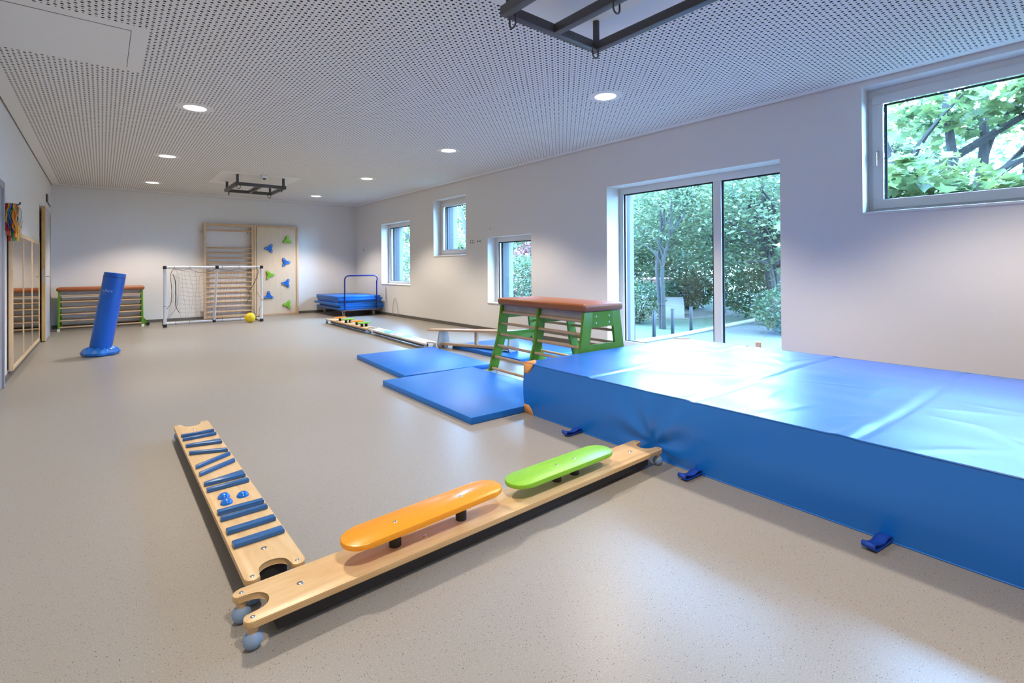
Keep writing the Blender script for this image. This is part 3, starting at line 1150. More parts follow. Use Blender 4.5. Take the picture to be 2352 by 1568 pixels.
# far beams on the floor
tF = beam('balance_beam', 'far balance beam with small orange and green steps in front of the mat trolley', BL, (3.695, 9.50, 0), R(88.8), M_birch, rail='tube')
for i, (yy, m, n) in enumerate(((9.99, M_orange, 1), (9.54, M_lime, 2), (9.08, M_orange, 1), (8.73, M_lime, 2))):
    xl = yy - 9.50
    b = MB()
    out = rrect(xl - 0.07, xl + 0.07, -0.12, 0.12, 0.068)
    b.prism(out, 0.150, 0.172, bev=0.005)
    b.build('step_board', m, tF)
    for k in range(n):
        oy = 0.0 if n == 1 else (-0.04, 0.04)[k]
        b = MB()
        b.cyl((xl, oy, TOPZ), (xl, oy, 0.151), 0.025, 16)
        b.build('rubber_post', M_blackrubber, tF)
tG = beam('balance_beam', 'balance beam with a white top printed in green, teal and pink', BL, (3.64, 7.28, 0), R(87.0), M_birch, rail='tube', top_m=M_print_white)


def ell(cx, cy, rx, ry, n=36):
    return [(cx + rx * math.cos(2 * PI * i / n), cy + ry * math.sin(2 * PI * i / n)) for i in range(n)]


def clip_y(pts, lim):
    return [(p[0], max(-lim, min(lim, p[1]))) for p in pts]


for pts, m, dz in ((clip_y(ell(0.05, 0, 0.68, 0.13), 0.097), M_print_green, 0.0006), (clip_y(ell(0.05, 0.0, 0.50, 0.11), 0.092), M_print_teal, 0.0012),
                   (ell(0.04, 0.0, 0.20, 0.085), M_print_white, 0.0018), (ell(0.04, 0.0, 0.16, 0.07), M_print_pink, 0.0024)):
    b = MB()
    b.prism(pts, TOPZ - 0.0005, TOPZ + dz)
    b.build('printed_shape', m, tG)

# ------------------------------------------------------------------ wooden balance bench


def bench():
    A, B_ = Vector((3.80, 6.20, 0)), Vector((4.13, 5.02, 0))
    d = (B_ - A)
    L = d.length
    ang = math.atan2(d.y, d.x)
    t = thing('balance_bench', 'pale wooden balance bench with trapezoid legs beside the green vaulting box', 'bench', (A.x, A.y, 0), ang)
    z0, z1 = 0.243, 0.305      # underside of the plank at both legs
    sl = (z1 - z0) / L
    # plank, tapering to its ends
    n = 12
    x0, x1 = -0.26, L + 0.16
    up_, lo_ = [], []
    for i in range(n + 1):
        u = i / n
        x = x0 + (x1 - x0) * u
        w = 0.065 + 0.025 * math.sin(PI * u)
        up_.append((x, w))
        lo_.append((x, -w))
    b = MB()
    sh = Matrix(((1, 0, 0, 0), (0, 1, 0, 0), (sl, 0, 1, 0), (0, 0, 0, 1)))
    b.prism(lo_ + up_[::-1], z0, z0 + 0.024, M=sh, bev=0.008)
    b.build('plank', M_beech, t)
    for x, zb, zt in ((0.0, 0.0, z0), (L, MT, z1)):
        b = MB()
        h = zt - zb
        o = [(-0.085, zb), (0.085, zb), (0.125, zb + 0.055), (0.085, zt), (-0.085, zt), (-0.125, zb + 0.055)]
        Mx = Matrix(((0, 0, 1, x), (1, 0, 0, 0), (0, 1, 0, 0), (0, 0, 0, 1)))
        b.prism(o, -0.012, 0.012, M=Mx, bev=0.003)
        g = b.build('leg', M_greywood, t)
        if x == 0.0:
            b = MB()
            Mx2 = Matrix(((0, 0, 1, x), (1, 0, 0, 0.02), (0, 1, 0, 0.05), (0, 0, 0, 1)))
            b.prism(rrect(-0.022, 0.022, -0.028, 0.028, 0.006), 0.012, 0.0135, M=Mx2)
            b.build('sticker', M_plasticwhite, g)
            g0 = g
    b = MB()
    b.prism([(0.012, 0.045), (L - 0.012, 0.075), (L - 0.012, 0.108), (0.012, 0.078)], -0.05, 0.05, M=Matrix(((1, 0, 0, 0), (0, 0, -1, 0), (0, 1, 0, 0), (0, 0, 0, 1))), bev=0.003)
    b.build('stretcher', M_beech, t)
    b = MB()
    b.box(L * 0.5 - 0.018, L * 0.5 + 0.018, -0.022, 0.022, 0.092, z0 + sl * L * 0.5 + 0.001)
    b.build('strut', M_beech, t)
    # slotted board at the near end
    b = MB()
    b.box(L + 0.15, L + 0.176, -0.02, 0.15, 0.245, 0.325, 0.004)
    e = b.build('end_board', M_greywood, t)
    b = MB()
    b.box(L + 0.1755, L + 0.1775, 0.04, 0.10, 0.275, 0.292)
    b.build('grip_slot', M_dark_gap, e)
    # sticker lettering
    me = text_mesh('S', 0.05, M_print_teal)
    me.transform(Matrix.Translation((0.0142, 0.02, 0.05)) @ Matrix.Rotation(PI / 2, 4, 'Z') @ Matrix.Rotation(PI / 2, 4, 'X'))
    link_mesh('letter', me, g0)
    return t


bench()

# ------------------------------------------------------------------ vaulting boxes with ladder rungs


def vault(label, loc, rot, L, mids, wheels=False, group='vaulting boxes with ladder rungs'):
    t = thing('vaulting_box', label, 'vaulting box', loc, rot, group)
    hl = L / 2
    xs_ = [-hl] + mids + [hl]
    # frame: two kinked legs, an upper and a lower crosspiece, arch below
    for xf in xs_:
        Mx = Matrix(((0, 0, 1, xf), (1, 0, 0, 0), (0, 1, 0, 0), (0, 0, 0, 1)))
        endf = xf in (-hl, hl)
        lw = 0.112 if endf else 0.100
        b = MB()
        for s in (-1, 1):
            o = [(s * 0.408, 0.035), (s * 0.282, 0.42), (s * 0.236, 0.742), (s * (0.236 - lw), 0.742), (s * (0.282 - lw), 0.42), (s * (0.408 - lw), 0.035)]
            if s > 0:
                o = o[::-1]
            b.prism(o, -0.014, 0.014, M=Mx, bev=0.003)
        w1, w2 = 0.236 - lw + 0.002, 0.262 - lw
        b.prism([(-w2, 0.60), (w2, 0.60), (w1, 0.742), (-w1, 0.742)], -0.0135, 0.0135, M=Mx)
        if endf:
            b.prism([(-0.207, 0.385), (-0.15, 0.355), (0.15, 0.355), (0.207, 0.385), (0.19, 0.445), (-0.19, 0.445)], -0.0135, 0.0135, M=Mx)
        g = b.build('side_frame', M_green, t)
        for s in (-1, 1):
            b = MB()
            b.prism([(s * 0.422, 0.0), (s * 0.408, 0.045), (s * (0.408 - lw), 0.045), (s * (0.422 - lw), 0.0)][::(-1 if s > 0 else 1)], -0.02, 0.02, M=Mx)
            b.build('foot_cap', M_plasticwhite, t)
        if endf:
            sg = 1 if xf > 0 else -1
            for sy in (-0.085, 0.085):
                for zz in (0.64, 0.70):
                    b = MB()
                    b.cyl((xf + sg * 0.013, sy, zz), (xf + sg * 0.017, sy, zz), 0.009, 10)
                    b.build('bolt', M_plasticwhite, g)
    # rungs on both sides
    for k in range(6):
        zz = 0.07 + 0.118 * k
        if zz <= 0.42:
            w = 0.418 + (0.282 - 0.418) * zz / 0.42
        else:
            w = 0.282 + (0.236 - 0.282) * (zz - 0.42) / 0.322
        for s in (-1, 1):
            y = s * (w - 0.036)
            for i in range(len(xs_) - 1):
                b = MB()
                b.cyl((xs_[i] + 0.010, y, zz), (xs_[i + 1] - 0.010, y, zz), 0.0145, 12)
                b.build('rung', M_beech, t)
    # apron boards under the pad
    for s in (-1, 1):
        b = MB()
        b.box(-hl + 0.014, hl - 0.014, s * 0.195 - 0.009, s * 0.195 + 0.009, 0.665, 0.742)
        b.build('apron', M_greywood, t)
    b = MB()
    b.box(-hl - 0.04, hl + 0.04, -0.262, 0.262, 0.742, 0.818, 0.030, 4)
    b.build('pad', M_pad, t)
    if wheels:
        for s in (-1, 1):
            b = MB()
            y = s * 0.30
            b.prism([(hl + 0.015, 0.03), (hl + 0.09, 0.03), (hl + 0.10, 0.07), (hl + 0.05, 0.12), (hl + 0.015, 0.12)], -0.012, 0.012, M=Matrix(((1, 0, 0, 0), (0, 0, -1, y), (0, 1, 0, 0), (0, 0, 0, 1))))
            br = b.build('wheel_bracket', M_green, t)
            b = MB()
            b.cyl((hl + 0.085, y - 0.03, 0.038), (hl + 0.085, y - 0.012, 0.038), 0.036, 20)
            b.cyl((hl + 0.085, y + 0.012, 0.038), (hl + 0.085, y + 0.03, 0.038), 0.036, 20)
            b.build('wheel', M_plasticblack, br)
    return t


vault('brown-topped vaulting box with green frames and rungs behind the landing mat', (3.575, 3.66, 0), R(90 - 2.6), 1.26, [0.0])
vault('brown-topped vaulting box with green frames against the back wall, behind the blue tube', (0.005, 13.02, 0), R(0.0), 1.27, [], wheels=True)

# ------------------------------------------------------------------ blue training tube on its floor cushion
t = thing('training_tube', 'upright blue vinyl training tube leaning slightly on a flat cushion base', 'training tube', (-0.02, 8.77, 0))
b = MB()
n = 48
prof = []
for r_, z_ in ((0.150, 0.0), (0.19, 0.012), (0.205, 0.045), (0.180, 0.078), (0.135, 0.105), (0.02, 0.11)):
    prof.append((r_, z_))
vs_, fs = [], []
for k, (r_, z_) in enumerate(prof):
    for j in range(n):
        a = 2 * PI * j / n
        rr = r_ * (1 + (0.07 * math.cos(a * 8) if 0 < k < 4 else 0)) * (1 + 0.02 * math.sin(3 * a + k))
        zz = z_ + (0.012 * math.sin(a * 13) if k in (3, 4) else 0)
        vs_.append((rr * math.cos(a), rr * math.sin(a), max(0, zz)))
for k in range(len(prof) - 1):
    for j in range(n):
        fs.append((k * n + j, k * n + (j + 1) % n, (k + 1) * n + (j + 1) % n, (k + 1) * n + j))
fs.append(tuple(range(n))[::-1])
fs.append(tuple(range((len(prof) - 1) * n, len(prof) * n)))
b.add(vs_, fs)
b.build('base_cushion', M_vinyl, t)
tilt = Matrix.Translation((-0.005, 0, 0.035)) @ Matrix.Rotation(R(8.9), 4, 'Y') @ Matrix.Rotation(R(1.5), 4, 'X')
b = MB()
b.lathe([(0.118, 0.0), (0.122, 0.02), (0.1225, 1.03), (0.120, 1.078), (0.116, 1.085)], 48)
b.v = [tuple(tilt @ Vector(p)) for p in b.v]
tube = b.build('tube', M_vinylside, t)
b = MB()
b.lathe([(0.1235, 1.026), (0.1240, 1.03), (0.1235, 1.034)], 48, caps=False)
b.v = [tuple(tilt @ Vector(p)) for p in b.v]
b.build('seam_band', M_navy, tube)
# faint print wrapped round the tube, partly turned out of sight
for body, size, zc, a0 in (('u.Burt', 0.050, 0.825, -145), ('b-----', 0.022, 0.79, -136)):
    me = text_mesh(body, size, M_print_text, False)
    for v in me.vertices:
        x, y, z = v.co
        a = R(a0) + x / 0.1232
        v.co = tilt @ Vector((0.1236 * math.cos(a), 0.1236 * math.sin(a), zc + y))
    link_mesh('print', me, tube)

# ------------------------------------------------------------------ goal with net


def goal():
    t = thing('goal', 'small white plastic goal with black corners and a sagging net', 'goal', (0.965, 12.04, 0), math.atan2(-0.075, 1.74))
    W, Hh, D, r_ = 1.742, 1.19, 0.52, 0.027
    z0 = 0.032
    segs = [((0, 0, z0 + 0.02), (0, 0, Hh - 0.02)), ((W, 0, z0 + 0.02), (W, 0, Hh - 0.02)), ((0.02, 0, Hh), (W - 0.02, 0, Hh)), ((0, D, z0), (W, D, z0)), ((0, 0.02, z0), (0, D, z0)), ((W, 0.02, z0), (W, D, z0)), ((W * 0.515, 0.0, Hh), (W * 0.515, D, z0))]
    names = ['post', 'post', 'crossbar', 'ground_bar', 'side_bar', 'side_bar', 'strut']
    for (p, q), nm in zip(segs, names):
        b = MB()
        b.cyl(p, q, r_ if nm != 'strut' else 0.025, 16)
        b.build(nm, M_plasticwhite, t)
    for p in ((0, 0, Hh), (W, 0, Hh), (W * 0.515, 0, Hh), (0, 0, z0), (W, 0, z0), (0, D, z0), (W, D, z0), (W * 0.515, D, z0)):
        b = MB()
        b.box(p[0] - 0.033, p[0] + 0.033, p[1] - 0.031, p[1] + 0.031, max(0.0, p[2] - 0.033), p[2] + 0.033, 0.012, 3)
        b.build('corner_joint', M_plasticblack, t)
    # net: back sheet hung from the crossbar to the ground bar, gathered at both sides
    nu, nv = 17, 12
    P = {}
    for i in range(nu + 1):
        for j in range(nv + 1):
            u, v = i / nu, j / nv
            g = 0.10 + 0.06 * v          # net starts inside the posts
            x = W * (g + (1 - 2 * g) * u) + 0.02 * math.sin(v * 7 + i * 1.7) + (u - 0.5) * -0.10 * math.sin(PI * v)
            y = 0.02 + (D - 0.03) * (v ** 0.75) + 0.05 * math.sin(PI * v) * math.sin(PI * u)
            zt = Hh - 0.03 - 0.07 * abs(math.sin(PI * u * 2)) * 1.0
            z = zt + (0.07 - zt) * v + 0.012 * math.sin(i * 2.3 + j)
            P[i, j] = (x, y, z)
    b = MB()
    for i in range(nu + 1):
        b.tube([P[i, j] for j in range(nv + 1)], 0.0020, 3, caps=False)
    for j in range(nv + 1):
        b.tube([P[i, j] for i in range(nu + 1)], 0.0020, 3, caps=False)
    # side wings, bunched
    for s, x0 in ((0, 0.0), (1, W)):
        for k in range(7):
            xa = x0 + (0.12 + 0.02 * k) * (1 if s == 0 else -1)
            b.tube(bez([(xa, 0.05, Hh - 0.15), (xa + 0.02 * math.sin(k), 0.15, 0.75), (xa - 0.02 * math.cos(k), 0.3, 0.4), (x0 + 0.04 * (1 if s == 0 else -1), 0.35 + 0.02 * k, 0.08)], 6), 0.0020, 3, caps=False)
    b.build('net', M_net, t)
    b = MB()
    b.tube(bez([(0.16, 0.03, Hh - 0.02), (0.10, 0.05, Hh - 0.14), (0.115, 0.05, Hh - 0.5), (0.10, 0.06, Hh - 0.72), (0.02, 0.02, Hh - 0.84)], 6), 0.0045, 6)
    b.tube(bez([(0.13, 0.05, Hh - 0.13), (0.175, 0.06, Hh - 0.28), (0.18, 0.10, Hh - 0.6), (0.185, 0.12, Hh - 0.78), (0.245, 0.14, Hh - 0.92)], 6), 0.0060, 6)
    b.tube(bez([(W - 0.10, 0.03, Hh - 0.02), (W - 0.06, 0.04, Hh - 0.12), (W - 0.15, 0.1, Hh - 0.4), (W - 0.24, 0.15, Hh - 0.55), (W - 0.2, 0.16, Hh - 0.62), (W - 0.28, 0.2, Hh - 0.82)], 6), 0.0055, 6)
    b.tube(bez([(W - 0.07, 0.04, Hh - 0.2), (W - 0.09, 0.05, Hh - 0.5), (W - 0.01, 0.0, Hh - 0.72), (W - 0.04, 0.03, Hh - 0.95), (W - 0.04, 0.05, 0.08)], 6), 0.0035, 6)
    # edge cord drooping under the crossbar
    pts = []
    for (x0, x1, s) in ((0.16, 0.42, 0.02), (0.42, 0.87, 0.075), (0.93, 1.32, 0.03), (1.32, 1.63, 0.035)):
        for k in range(10):
            u = k / 9
            pts.append((x0 + (x1 - x0) * u, 0.02, Hh - 0.035 - s * math.sin(PI * u)))
    b.tube(pts, 0.004, 6)
    b.build('net_cord', M_cord, t)
    # ties
    for p, ax in (((0.16, 0, Hh), 0), ((0.42, 0, Hh), 0), ((0.99, 0, Hh), 0), ((1.32, 0, Hh), 0), ((1.64, 0, Hh), 0), ((0.2, D, z0), 0), ((0.45, D, z0), 0), ((1.05, D, z0), 0), ((1.4, D, z0), 0), ((0, 0, 0.42), 2), ((W, 0, 0.48), 2)):
        b = MB()
        ring = []
        for k in range(12):
            a = 2 * PI * k / 12
            c_, s_ = 0.0295 * math.cos(a), 0.0295 * math.sin(a)
            ring.append((p[0], p[1] + c_, p[2] + s_) if ax == 0 else (p[0] + c_, p[1] + s_, p[2]))
        b.tube(ring, 0.003, 5, closed=True)
        b.build('net_tie', M_cord, t)


goal()

b = MB()
b.sphere((0, 0, 0.106), 0.106, 32, 20)
o = b.build('ball', M_yellow)
o.location = (2.462, 11.90, 0)
tag(o, 'yellow ball lying in front of the goal post', 'ball')
b = MB()
b.cyl((-0.03, -0.098, 0.135), (-0.033, -0.1045, 0.138), 0.008, 10)
b.build('valve', mat('dark_yellow', (0.35, 0.22, 0.01), rough=0.5), o)

# ------------------------------------------------------------------ wall bars and climbing panel
t = thing('wall_bars', 'pale wooden wall bars on the back wall behind the goal', 'wall bars', (0, 13.42, 0))
for x0, x1, nm in ((1.80, 1.848, 'upright'), (2.790, 2.838, 'upright')):
    b = MB()
    b.box(x0, x1, -0.125, -0.055, 0.01, 2.215, 0.004)
    b.build(nm, M_beech_z, t)
b = MB()
b.box(1.848, 2.79, -0.122, -0.07, 2.155, 2.212, 0.003)
b.build('top_rail', M_beech, t)
b = MB()
b.box(1.848, 2.79, -0.122, -0.07, 0.012, 0.075, 0.003)
b.build('bottom_rail', M_beech, t)
for z in (2.055, 1.645, 1.529, 1.414, 1.299, 1.184, 1.069, 0.955, 0.842, 0.727, 0.612, 0.498, 0.384, 0.269, 0.154):
    b = MB()
    b.tube([(1.845, -0.10, z), (2.793, -0.10, z)], 0.019, 12)
    b.build('rung', M_beech, t)
for x in (1.79, 2.77):
    for z in (2.02, 0.17):
        b = MB()
        b.box(x - 0.05, x + 0.012, -0.075, 0.0, z - 0.02, z + 0.02, 0.003)
        b.build('wall_bracket', M_steel, t)

t = thing('climbing_panel', 'framed plywood climbing panel with blue and green three-armed holds', 'climbing panel', (0, 13.42, 0))
b = MB()
b.box(2.91, 3.84, -0.095, -0.075, 0.02, 2.19)
b.build('board', M_panelply, t)
for (x0, x1, z0, z1, nm, m) in ((2.845, 2.895, 0.0, 2.215, 'upright', M_beech_z), (3.828, 3.878, 0.0, 2.215, 'upright', M_beech_z), (2.895, 3.828, 2.165, 2.215, 'top_rail', M_beech), (2.895, 3.828, 0.0, 0.05, 'bottom_rail', M_beech)):
    b = MB()
    b.box(x0, x1, -0.118, -0.06, z0, z1, 0.003)
    b.build(nm, m, t)
for x in (2.87, 3.86):
    b = MB()
    b.box(x - 0.02, x + 0.02, -0.06, 0.0, 1.85, 1.95)
    b.build('wall_bracket', M_steel, t)


def hold_outline(rc=0.090, rl=0.029):
    pts = []
    for k in range(3):
        a0 = 90 + 120 * k
        cx, cy = rc * math.cos(R(a0)), rc * math.sin(R(a0))
        pts += [(cx + rl * math.cos(R(a0 + d)), cy + rl * math.sin(R(a0 + d))) for d in range(-95, 96, 19)]
        am = a0 + 60
        pts += [(0.034 * math.cos(R(am)), 0.034 * math.sin(R(am)))]
    return pts


Mf = Matrix(((1, 0, 0, 0), (0, 0, -1, 0), (0, 1, 0, 0), (0, 0, 0, 1)))
hm = {}
for nm, m in (('blue', M_holdblue), ('green', M_holdgreen)):
    b = MB()
    b.prism(hold_outline(), 0, 0.038, M=Mf, bev=0.008)
    hm[nm] = b.mesh('climbing_hold', m)
b = MB()
b.cyl((0, -0.036, 0), (0, -0.041, 0), 0.010, 12)
bolt_me = b.mesh('bolt', M_plasticwhite)
for x, z, c, rot in ((3.606, 1.862, 'green', 0), (3.193, 1.654, 'blue', 90), (3.562, 1.315, 'blue', -90), (3.192, 1.003, 'green', -90), (3.585, 0.788, 'blue', 90), (3.173, 0.487, 'blue', 0), (3.612, 0.252, 'green', 90)):
    o = link_mesh('climbing_hold', hm[c], t, (x, -0.095, z), (0, -R(rot), 0))
    o['label'] = '%s three-armed climbing hold' % c
    for k in range(3):
        a = R(90 + 120 * k)
        link_mesh('bolt', bolt_me, o, (0.088 * math.cos(a), 0, 0.088 * math.sin(a)))

# ------------------------------------------------------------------ mat trolley with stacked mats
tx, ty, tr = 4.83, 12.42, R(-1.0)
t = thing('mat_trolley', 'flat trolley with navy push handle loaded with blue mats in the corner', 'trolley', (tx, ty, 0), tr)
b = MB()
b.box(-0.44, 0.46, -0.855, 0.72, 0.140, 0.168, 0.004)
b.build('platform', mat('grey_blue_trolley_frame', (0.12, 0.12, 0.20), rough=0.4), t)
for x in (-0.38, 0.36):
    for y in (-0.70, 0.66):
        b = MB()
        b.box(x - 0.045, x + 0.045, y - 0.045, y + 0.045, 0.130, 0.140)
        for s in (-1, 1):
            b.prism([(-0.035, 0.132), (0.035, 0.132), (0.012, 0.04), (-0.012, 0.04)], s * 0.024 - 0.002, s * 0.024 + 0.002, M=Matrix(((0, 0, 1, x), (1, 0, 0, y), (0, 1, 0, 0), (0, 0, 0, 1))))
        c = b.build('caster', mat('zinc_bracket', (0.62, 0.62, 0.64), rough=0.4, metal=0.4), t)
        b = MB()
        b.cyl((x - 0.016, y, 0.05), (x + 0.016, y, 0.05), 0.05, 24)
        b.build('wheel', mat('grey_wheel', (0.4, 0.4, 0.4), rough=0.5), c)
b = MB()
hp = [(-0.40, -0.835, 0.15), (-0.40, -0.835, 0.85)] + [(-0.30 - 0.10 * math.cos(R(a)), -0.835, 0.875 + 0.10 * math.sin(R(a))) for a in range(15, 91, 15)] + \
     [(0.32 + 0.09 * math.sin(R(a)), -0.835, 0.885 + 0.09 * math.cos(R(a))) for a in range(0, 91, 15)] + [(0.392, -0.835, 0.83), (0.39, -0.835, 0.15)]
b.tube(hp, 0.016, 12)
b.build('push_handle', M_navy, t)
names6 = ['lowest', 'second lowest', 'third lowest', 'third highest', 'second highest', 'topmost']
offs = [(0.025, 0.02, 1.09, 1.60), (0.06, -0.0, 1.07, 1.58), (-0.055, 0.02, 1.07, 1.6), (0.02, 0.03, 1.06, 1.6), (0.0, -0.02, 1.08, 1.62), (-0.02, 0.0, 1.04, 1.64)]
zz = 0.169
for k in range(6):
    dx, dy, w, l = offs[k]
    gym_mat('thin blue gym mat, %s of the six stacked on the trolley' % names6[k], tx + dx - 0.005, ty + dy, w, l, tr + R((0.6, -0.5, 0.3, -0.8, 0.5, 0.0)[k]), z=zz, group='blue mats stacked on the trolley', t_=0.0525)
    zz += 0.0532

# ------------------------------------------------------------------ mirror on the left wall
t = thing('wall_mirror', 'wide three-part mirror in a pale wooden frame on the left wall', 'mirror', (LX, 0, 0))
y0, y1, z0, z1, d0, d1 = 7.45, 10.42, 0.085, 1.582, 0.012, 0.045
b = MB()
b.box(0.0, d0, y0 + 0.015, y1 - 0.015, z0 + 0.015, z1 - 0.015)  # black slab standing in for the shaded gap between wall and frame
b.build('gap_shade', M_plasticblack, t)
for (a, c, e, f, nm, m) in ((y0, y0 + 0.05, z0, z1, 'upright', M_beech_z), (y1 - 0.05, y1, z0, z1, 'upright', M_beech_z), (y0 + 0.05, y1 - 0.05, z1 - 0.045, z1, 'top_rail', M_beech_z), (y0 + 0.05, y1 - 0.05, z0, z0 + 0.045, 'bottom_rail', M_beech_z),
                            (8.405, 8.455, z0 + 0.045, z1 - 0.045, 'upright', M_beech_z), (9.375, 9.425, z0 + 0.045, z1 - 0.045, 'upright', M_beech_z)):
    b = MB()
    b.box(d0, d1, a, c, e, f, 0.002)
    b.build(nm, m, t)
for a, c in ((y0 + 0.05, 8.405), (8.455, 9.375), (9.425, y1 - 0.05)):
    b = MB()
    b.box(d0 + 0.001, d1 - 0.005, a, c, z0 + 0.045, z1 - 0.045)
    b.build('mirror_pane', M_mirror, t)

# ------------------------------------------------------------------ skipping ropes hanging on the left wall
rope_cols = [('red', (0.45, 0.02, 0.02)), ('yellow', (0.75, 0.45, 0.01)), ('blue', (0.02, 0.08, 0.35)), ('green', (0.04, 0.25, 0.05)), ('orange', (0.75, 0.2, 0.01)), ('white', (0.7, 0.68, 0.62))]
t = thing('wall_hook', 'small dark wall hook above the mirror corner holding the ropes', 'hook', (LX, 7.26, 1.83))
b = MB()
b.cyl((0, 0, 0), (0.10, 0, 0.0), 0.008, 10)
b.tube([(0.10, 0, 0), (0.115, 0, 0.01), (0.12, 0, 0.03)], 0.008, 10)
b.build('peg', M_darksteel, t)
b = MB()
b.cyl((0, 0, 0), (0.006, 0, 0), 0.022, 16)
b.build('plate', M_darksteel, t)
rnd = random.Random(11)
for k, (nm, c) in enumerate(rope_cols):
    t = thing('skipping_rope', '%s skipping rope in the bundle hanging above the mirror corner' % nm, 'rope', (LX + 0.02 + 0.014 * k, 7.26, 1.83), 0, 'skipping ropes hanging on the left wall')
    m = mat('rope_' + nm, c, rough=0.7)
    b = MB()
    for q in range(5):
        w = rnd.uniform(0.05, 0.17)
        h = rnd.uniform(0.16, 0.30)
        off = rnd.uniform(-0.04, 0.10)
        pts = [(0.0, 0, 0.012)] + [(rnd.uniform(-0.006, 0.03), off + w * math.cos(R(a)) * (1 + 0.2 * rnd.random()), -h * 0.5 + h * 0.5 * math.sin(R(a)) - 0.02) for a in (120, 170, 220, 270, 320, 370, 60)] + [(0.0, 0, 0.012)]
        b.tube(bez(pts, 6), 0.006, 6)
    b.build('cord', m, t)
    for s in (-1, 1):
        b = MB()
        yy, z_ = 0.05 * s + rnd.uniform(-0.02, 0.04), -0.30 + rnd.uniform(-0.02, 0.05)
        b.tube([(0.01, yy * 0.6, z_ + 0.10), (0.012, yy, z_ + 0.05), (0.012, yy * 1.1, z_ - 0.06)], 0.011, 8)
        b.build('handle', mat('handle_' + nm, tuple(min(1, v * 1.2) for v in c) if nm != 'white' else (0.8, 0.45, 0.02), rough=0.4), t)

# ------------------------------------------------------------------ switches, sockets, cable
t = thing('switch_plate', 'white light switch plate on the left wall above the mirror', 'switch', (LX, 8.47, 1.64))
b = MB()
b.box(0, 0.012, -0.12, 0.12, -0.042, 0.042, 0.004)
b.build('plate', M_plasticwhite, t)
for k in (-0.08, 0.0, 0.08):
    b = MB()
    b.box(0.012, 0.017, k - 0.032, k + 0.032, -0.032, 0.032, 0.003)
    b.build('rocker', M_plasticwhite, t)


def wall_plate(label, y, z, holes, w=0.15, h=0.085, name='wall_socket', cat='socket'):
    t = thing(name, label, cat, (RX, y, z))
    b = MB()
    b.box(-0.012, 0, -w / 2, w / 2, -h / 2, h / 2, 0.004)
    b.build('plate', M_plasticwhite, t)
    for (hy, hz, r_) in holes:
        b = MB()
        b.cyl((-0.0135, hy, hz), (-0.0115, hy, hz), r_, 16)
        b.build('socket_face', M_socketdark, t)
    return t


wall_plate('white double socket by the high square window, left one of the pair', 7.785, 1.637, [(-0.036, -0.018, 0.016), (0.036, -0.018, 0.016), (-0.036, 0.02, 0.013), (0.036, 0.02, 0.013)])
wall_plate('white double socket by the high square window, right one of the pair', 7.555, 1.637, [(-0.036, 0, 0.017), (0.036, 0, 0.017)])
wall_plate('white switch plate on the window wall near the back corner', 12.845, 1.637, [(0, 0.02, 0.015), (0, -0.02, 0.015)], w=0.085, h=0.12, name='light_switch', cat='switch')
t = thing('wall_button', 'tiny round grey button on the wall above the lowest square window', 'button', (RX, 7.23, 1.85))
b = MB()
b.sphere((0, 0, 0), 0.016, 14, 6, -0.99, 0.99, (0.6, 1, 1))
b.build('button_cap', mat('grey_plastic', (0.4, 0.4, 0.42), rough=0.5), t)
b = MB()
b.tube(bez([(5.39, 11.12, 0.004), (5.395, 11.10, 0.2), (5.40, 11.05, 0.37), (5.405, 11.0, 0.425), (5.40, 10.93, 0.36), (5.395, 10.85, 0.18), (5.39, 10.80, 0.004)], 8), 0.006, 8)
o = b.build('wire_hoop', mat('grey_wire', (0.42, 0.40, 0.38), rough=0.4))
tag(o, 'thin grey wire hoop standing at the window wall beside the trolley', 'hoop')

t = thing('wooden_peg', 'short pale wooden peg peeking over the landing mat before the tall window', 'peg', (5.0, 2.275, 0))
b = MB()
b.lathe([(0.026, 0.0), (0.026, 0.385), (0.022, 0.392), (0.022, 0.397)], 20)
b.build('shaft', M_beech_z, t)
b = MB()
b.lathe([(0.05, 0.0), (0.05, 0.02), (0.028, 0.03)], 20)
b.build('foot_disc', M_beech, t)

# ------------------------------------------------------------------ garden outside the windows
GZ = -0.5
b = MB()
b.add([(XO, -30, GZ), (70, -30, GZ), (70, 70, GZ), (XO, 70, GZ)], [(0, 1, 2, 3)])
structure(b.build('ground', M_grass))
b = MB()
b.prism([(XO, -6), (9.4, -6), (9.0, 4.0), (13.5, 5.0), (26, 5.6), (26, 7.4), (13.0, 6.6), (8.6, 6.4), (7.6, 12), (7.4, 30), (XO, 30)], GZ - 0.05, GZ + 0.015)
structure(b.build('path', M_path))
b = MB()
b.prism(ell(15.6, 10.4, 2.6, 2.2), GZ - 0.05, GZ + 0.012)
structure(b.build('sand_pit', M_sand))


def kerb():
    b = MB()
    pts = bez([(8.4, 6.5, GZ + 0.04), (10.5, 6.55, GZ + 0.04), (13.0, 6.75, GZ + 0.04), (18, 7.2, GZ + 0.04)], 8)
    b.tube(pts, 0.06, 6)
    structure(b.build('kerb', M_concrete))


kerb()
for i, (x, y) in enumerate(((9.25, 6.98), (9.85, 6.85), (10.6, 6.85), (11.5, 6.9))):
    t = thing('fence_post', 'dark steel fence post on the lawn outside the tall window, %s from the left' % ('first', 'second', 'third', 'fourth')[i], 'post', (x, y, GZ), 0, 'fence posts on the lawn')
    b = MB()
    b.box(-0.03, 0.03, -0.03, 0.03, 0, 0.62, 0.004)
    b.build('shaft', M_post, t)
    b = MB()
    b.box(-0.034, 0.034, -0.034, 0.034, 0.62, 0.63)
    b.build('cap', M_post, t)

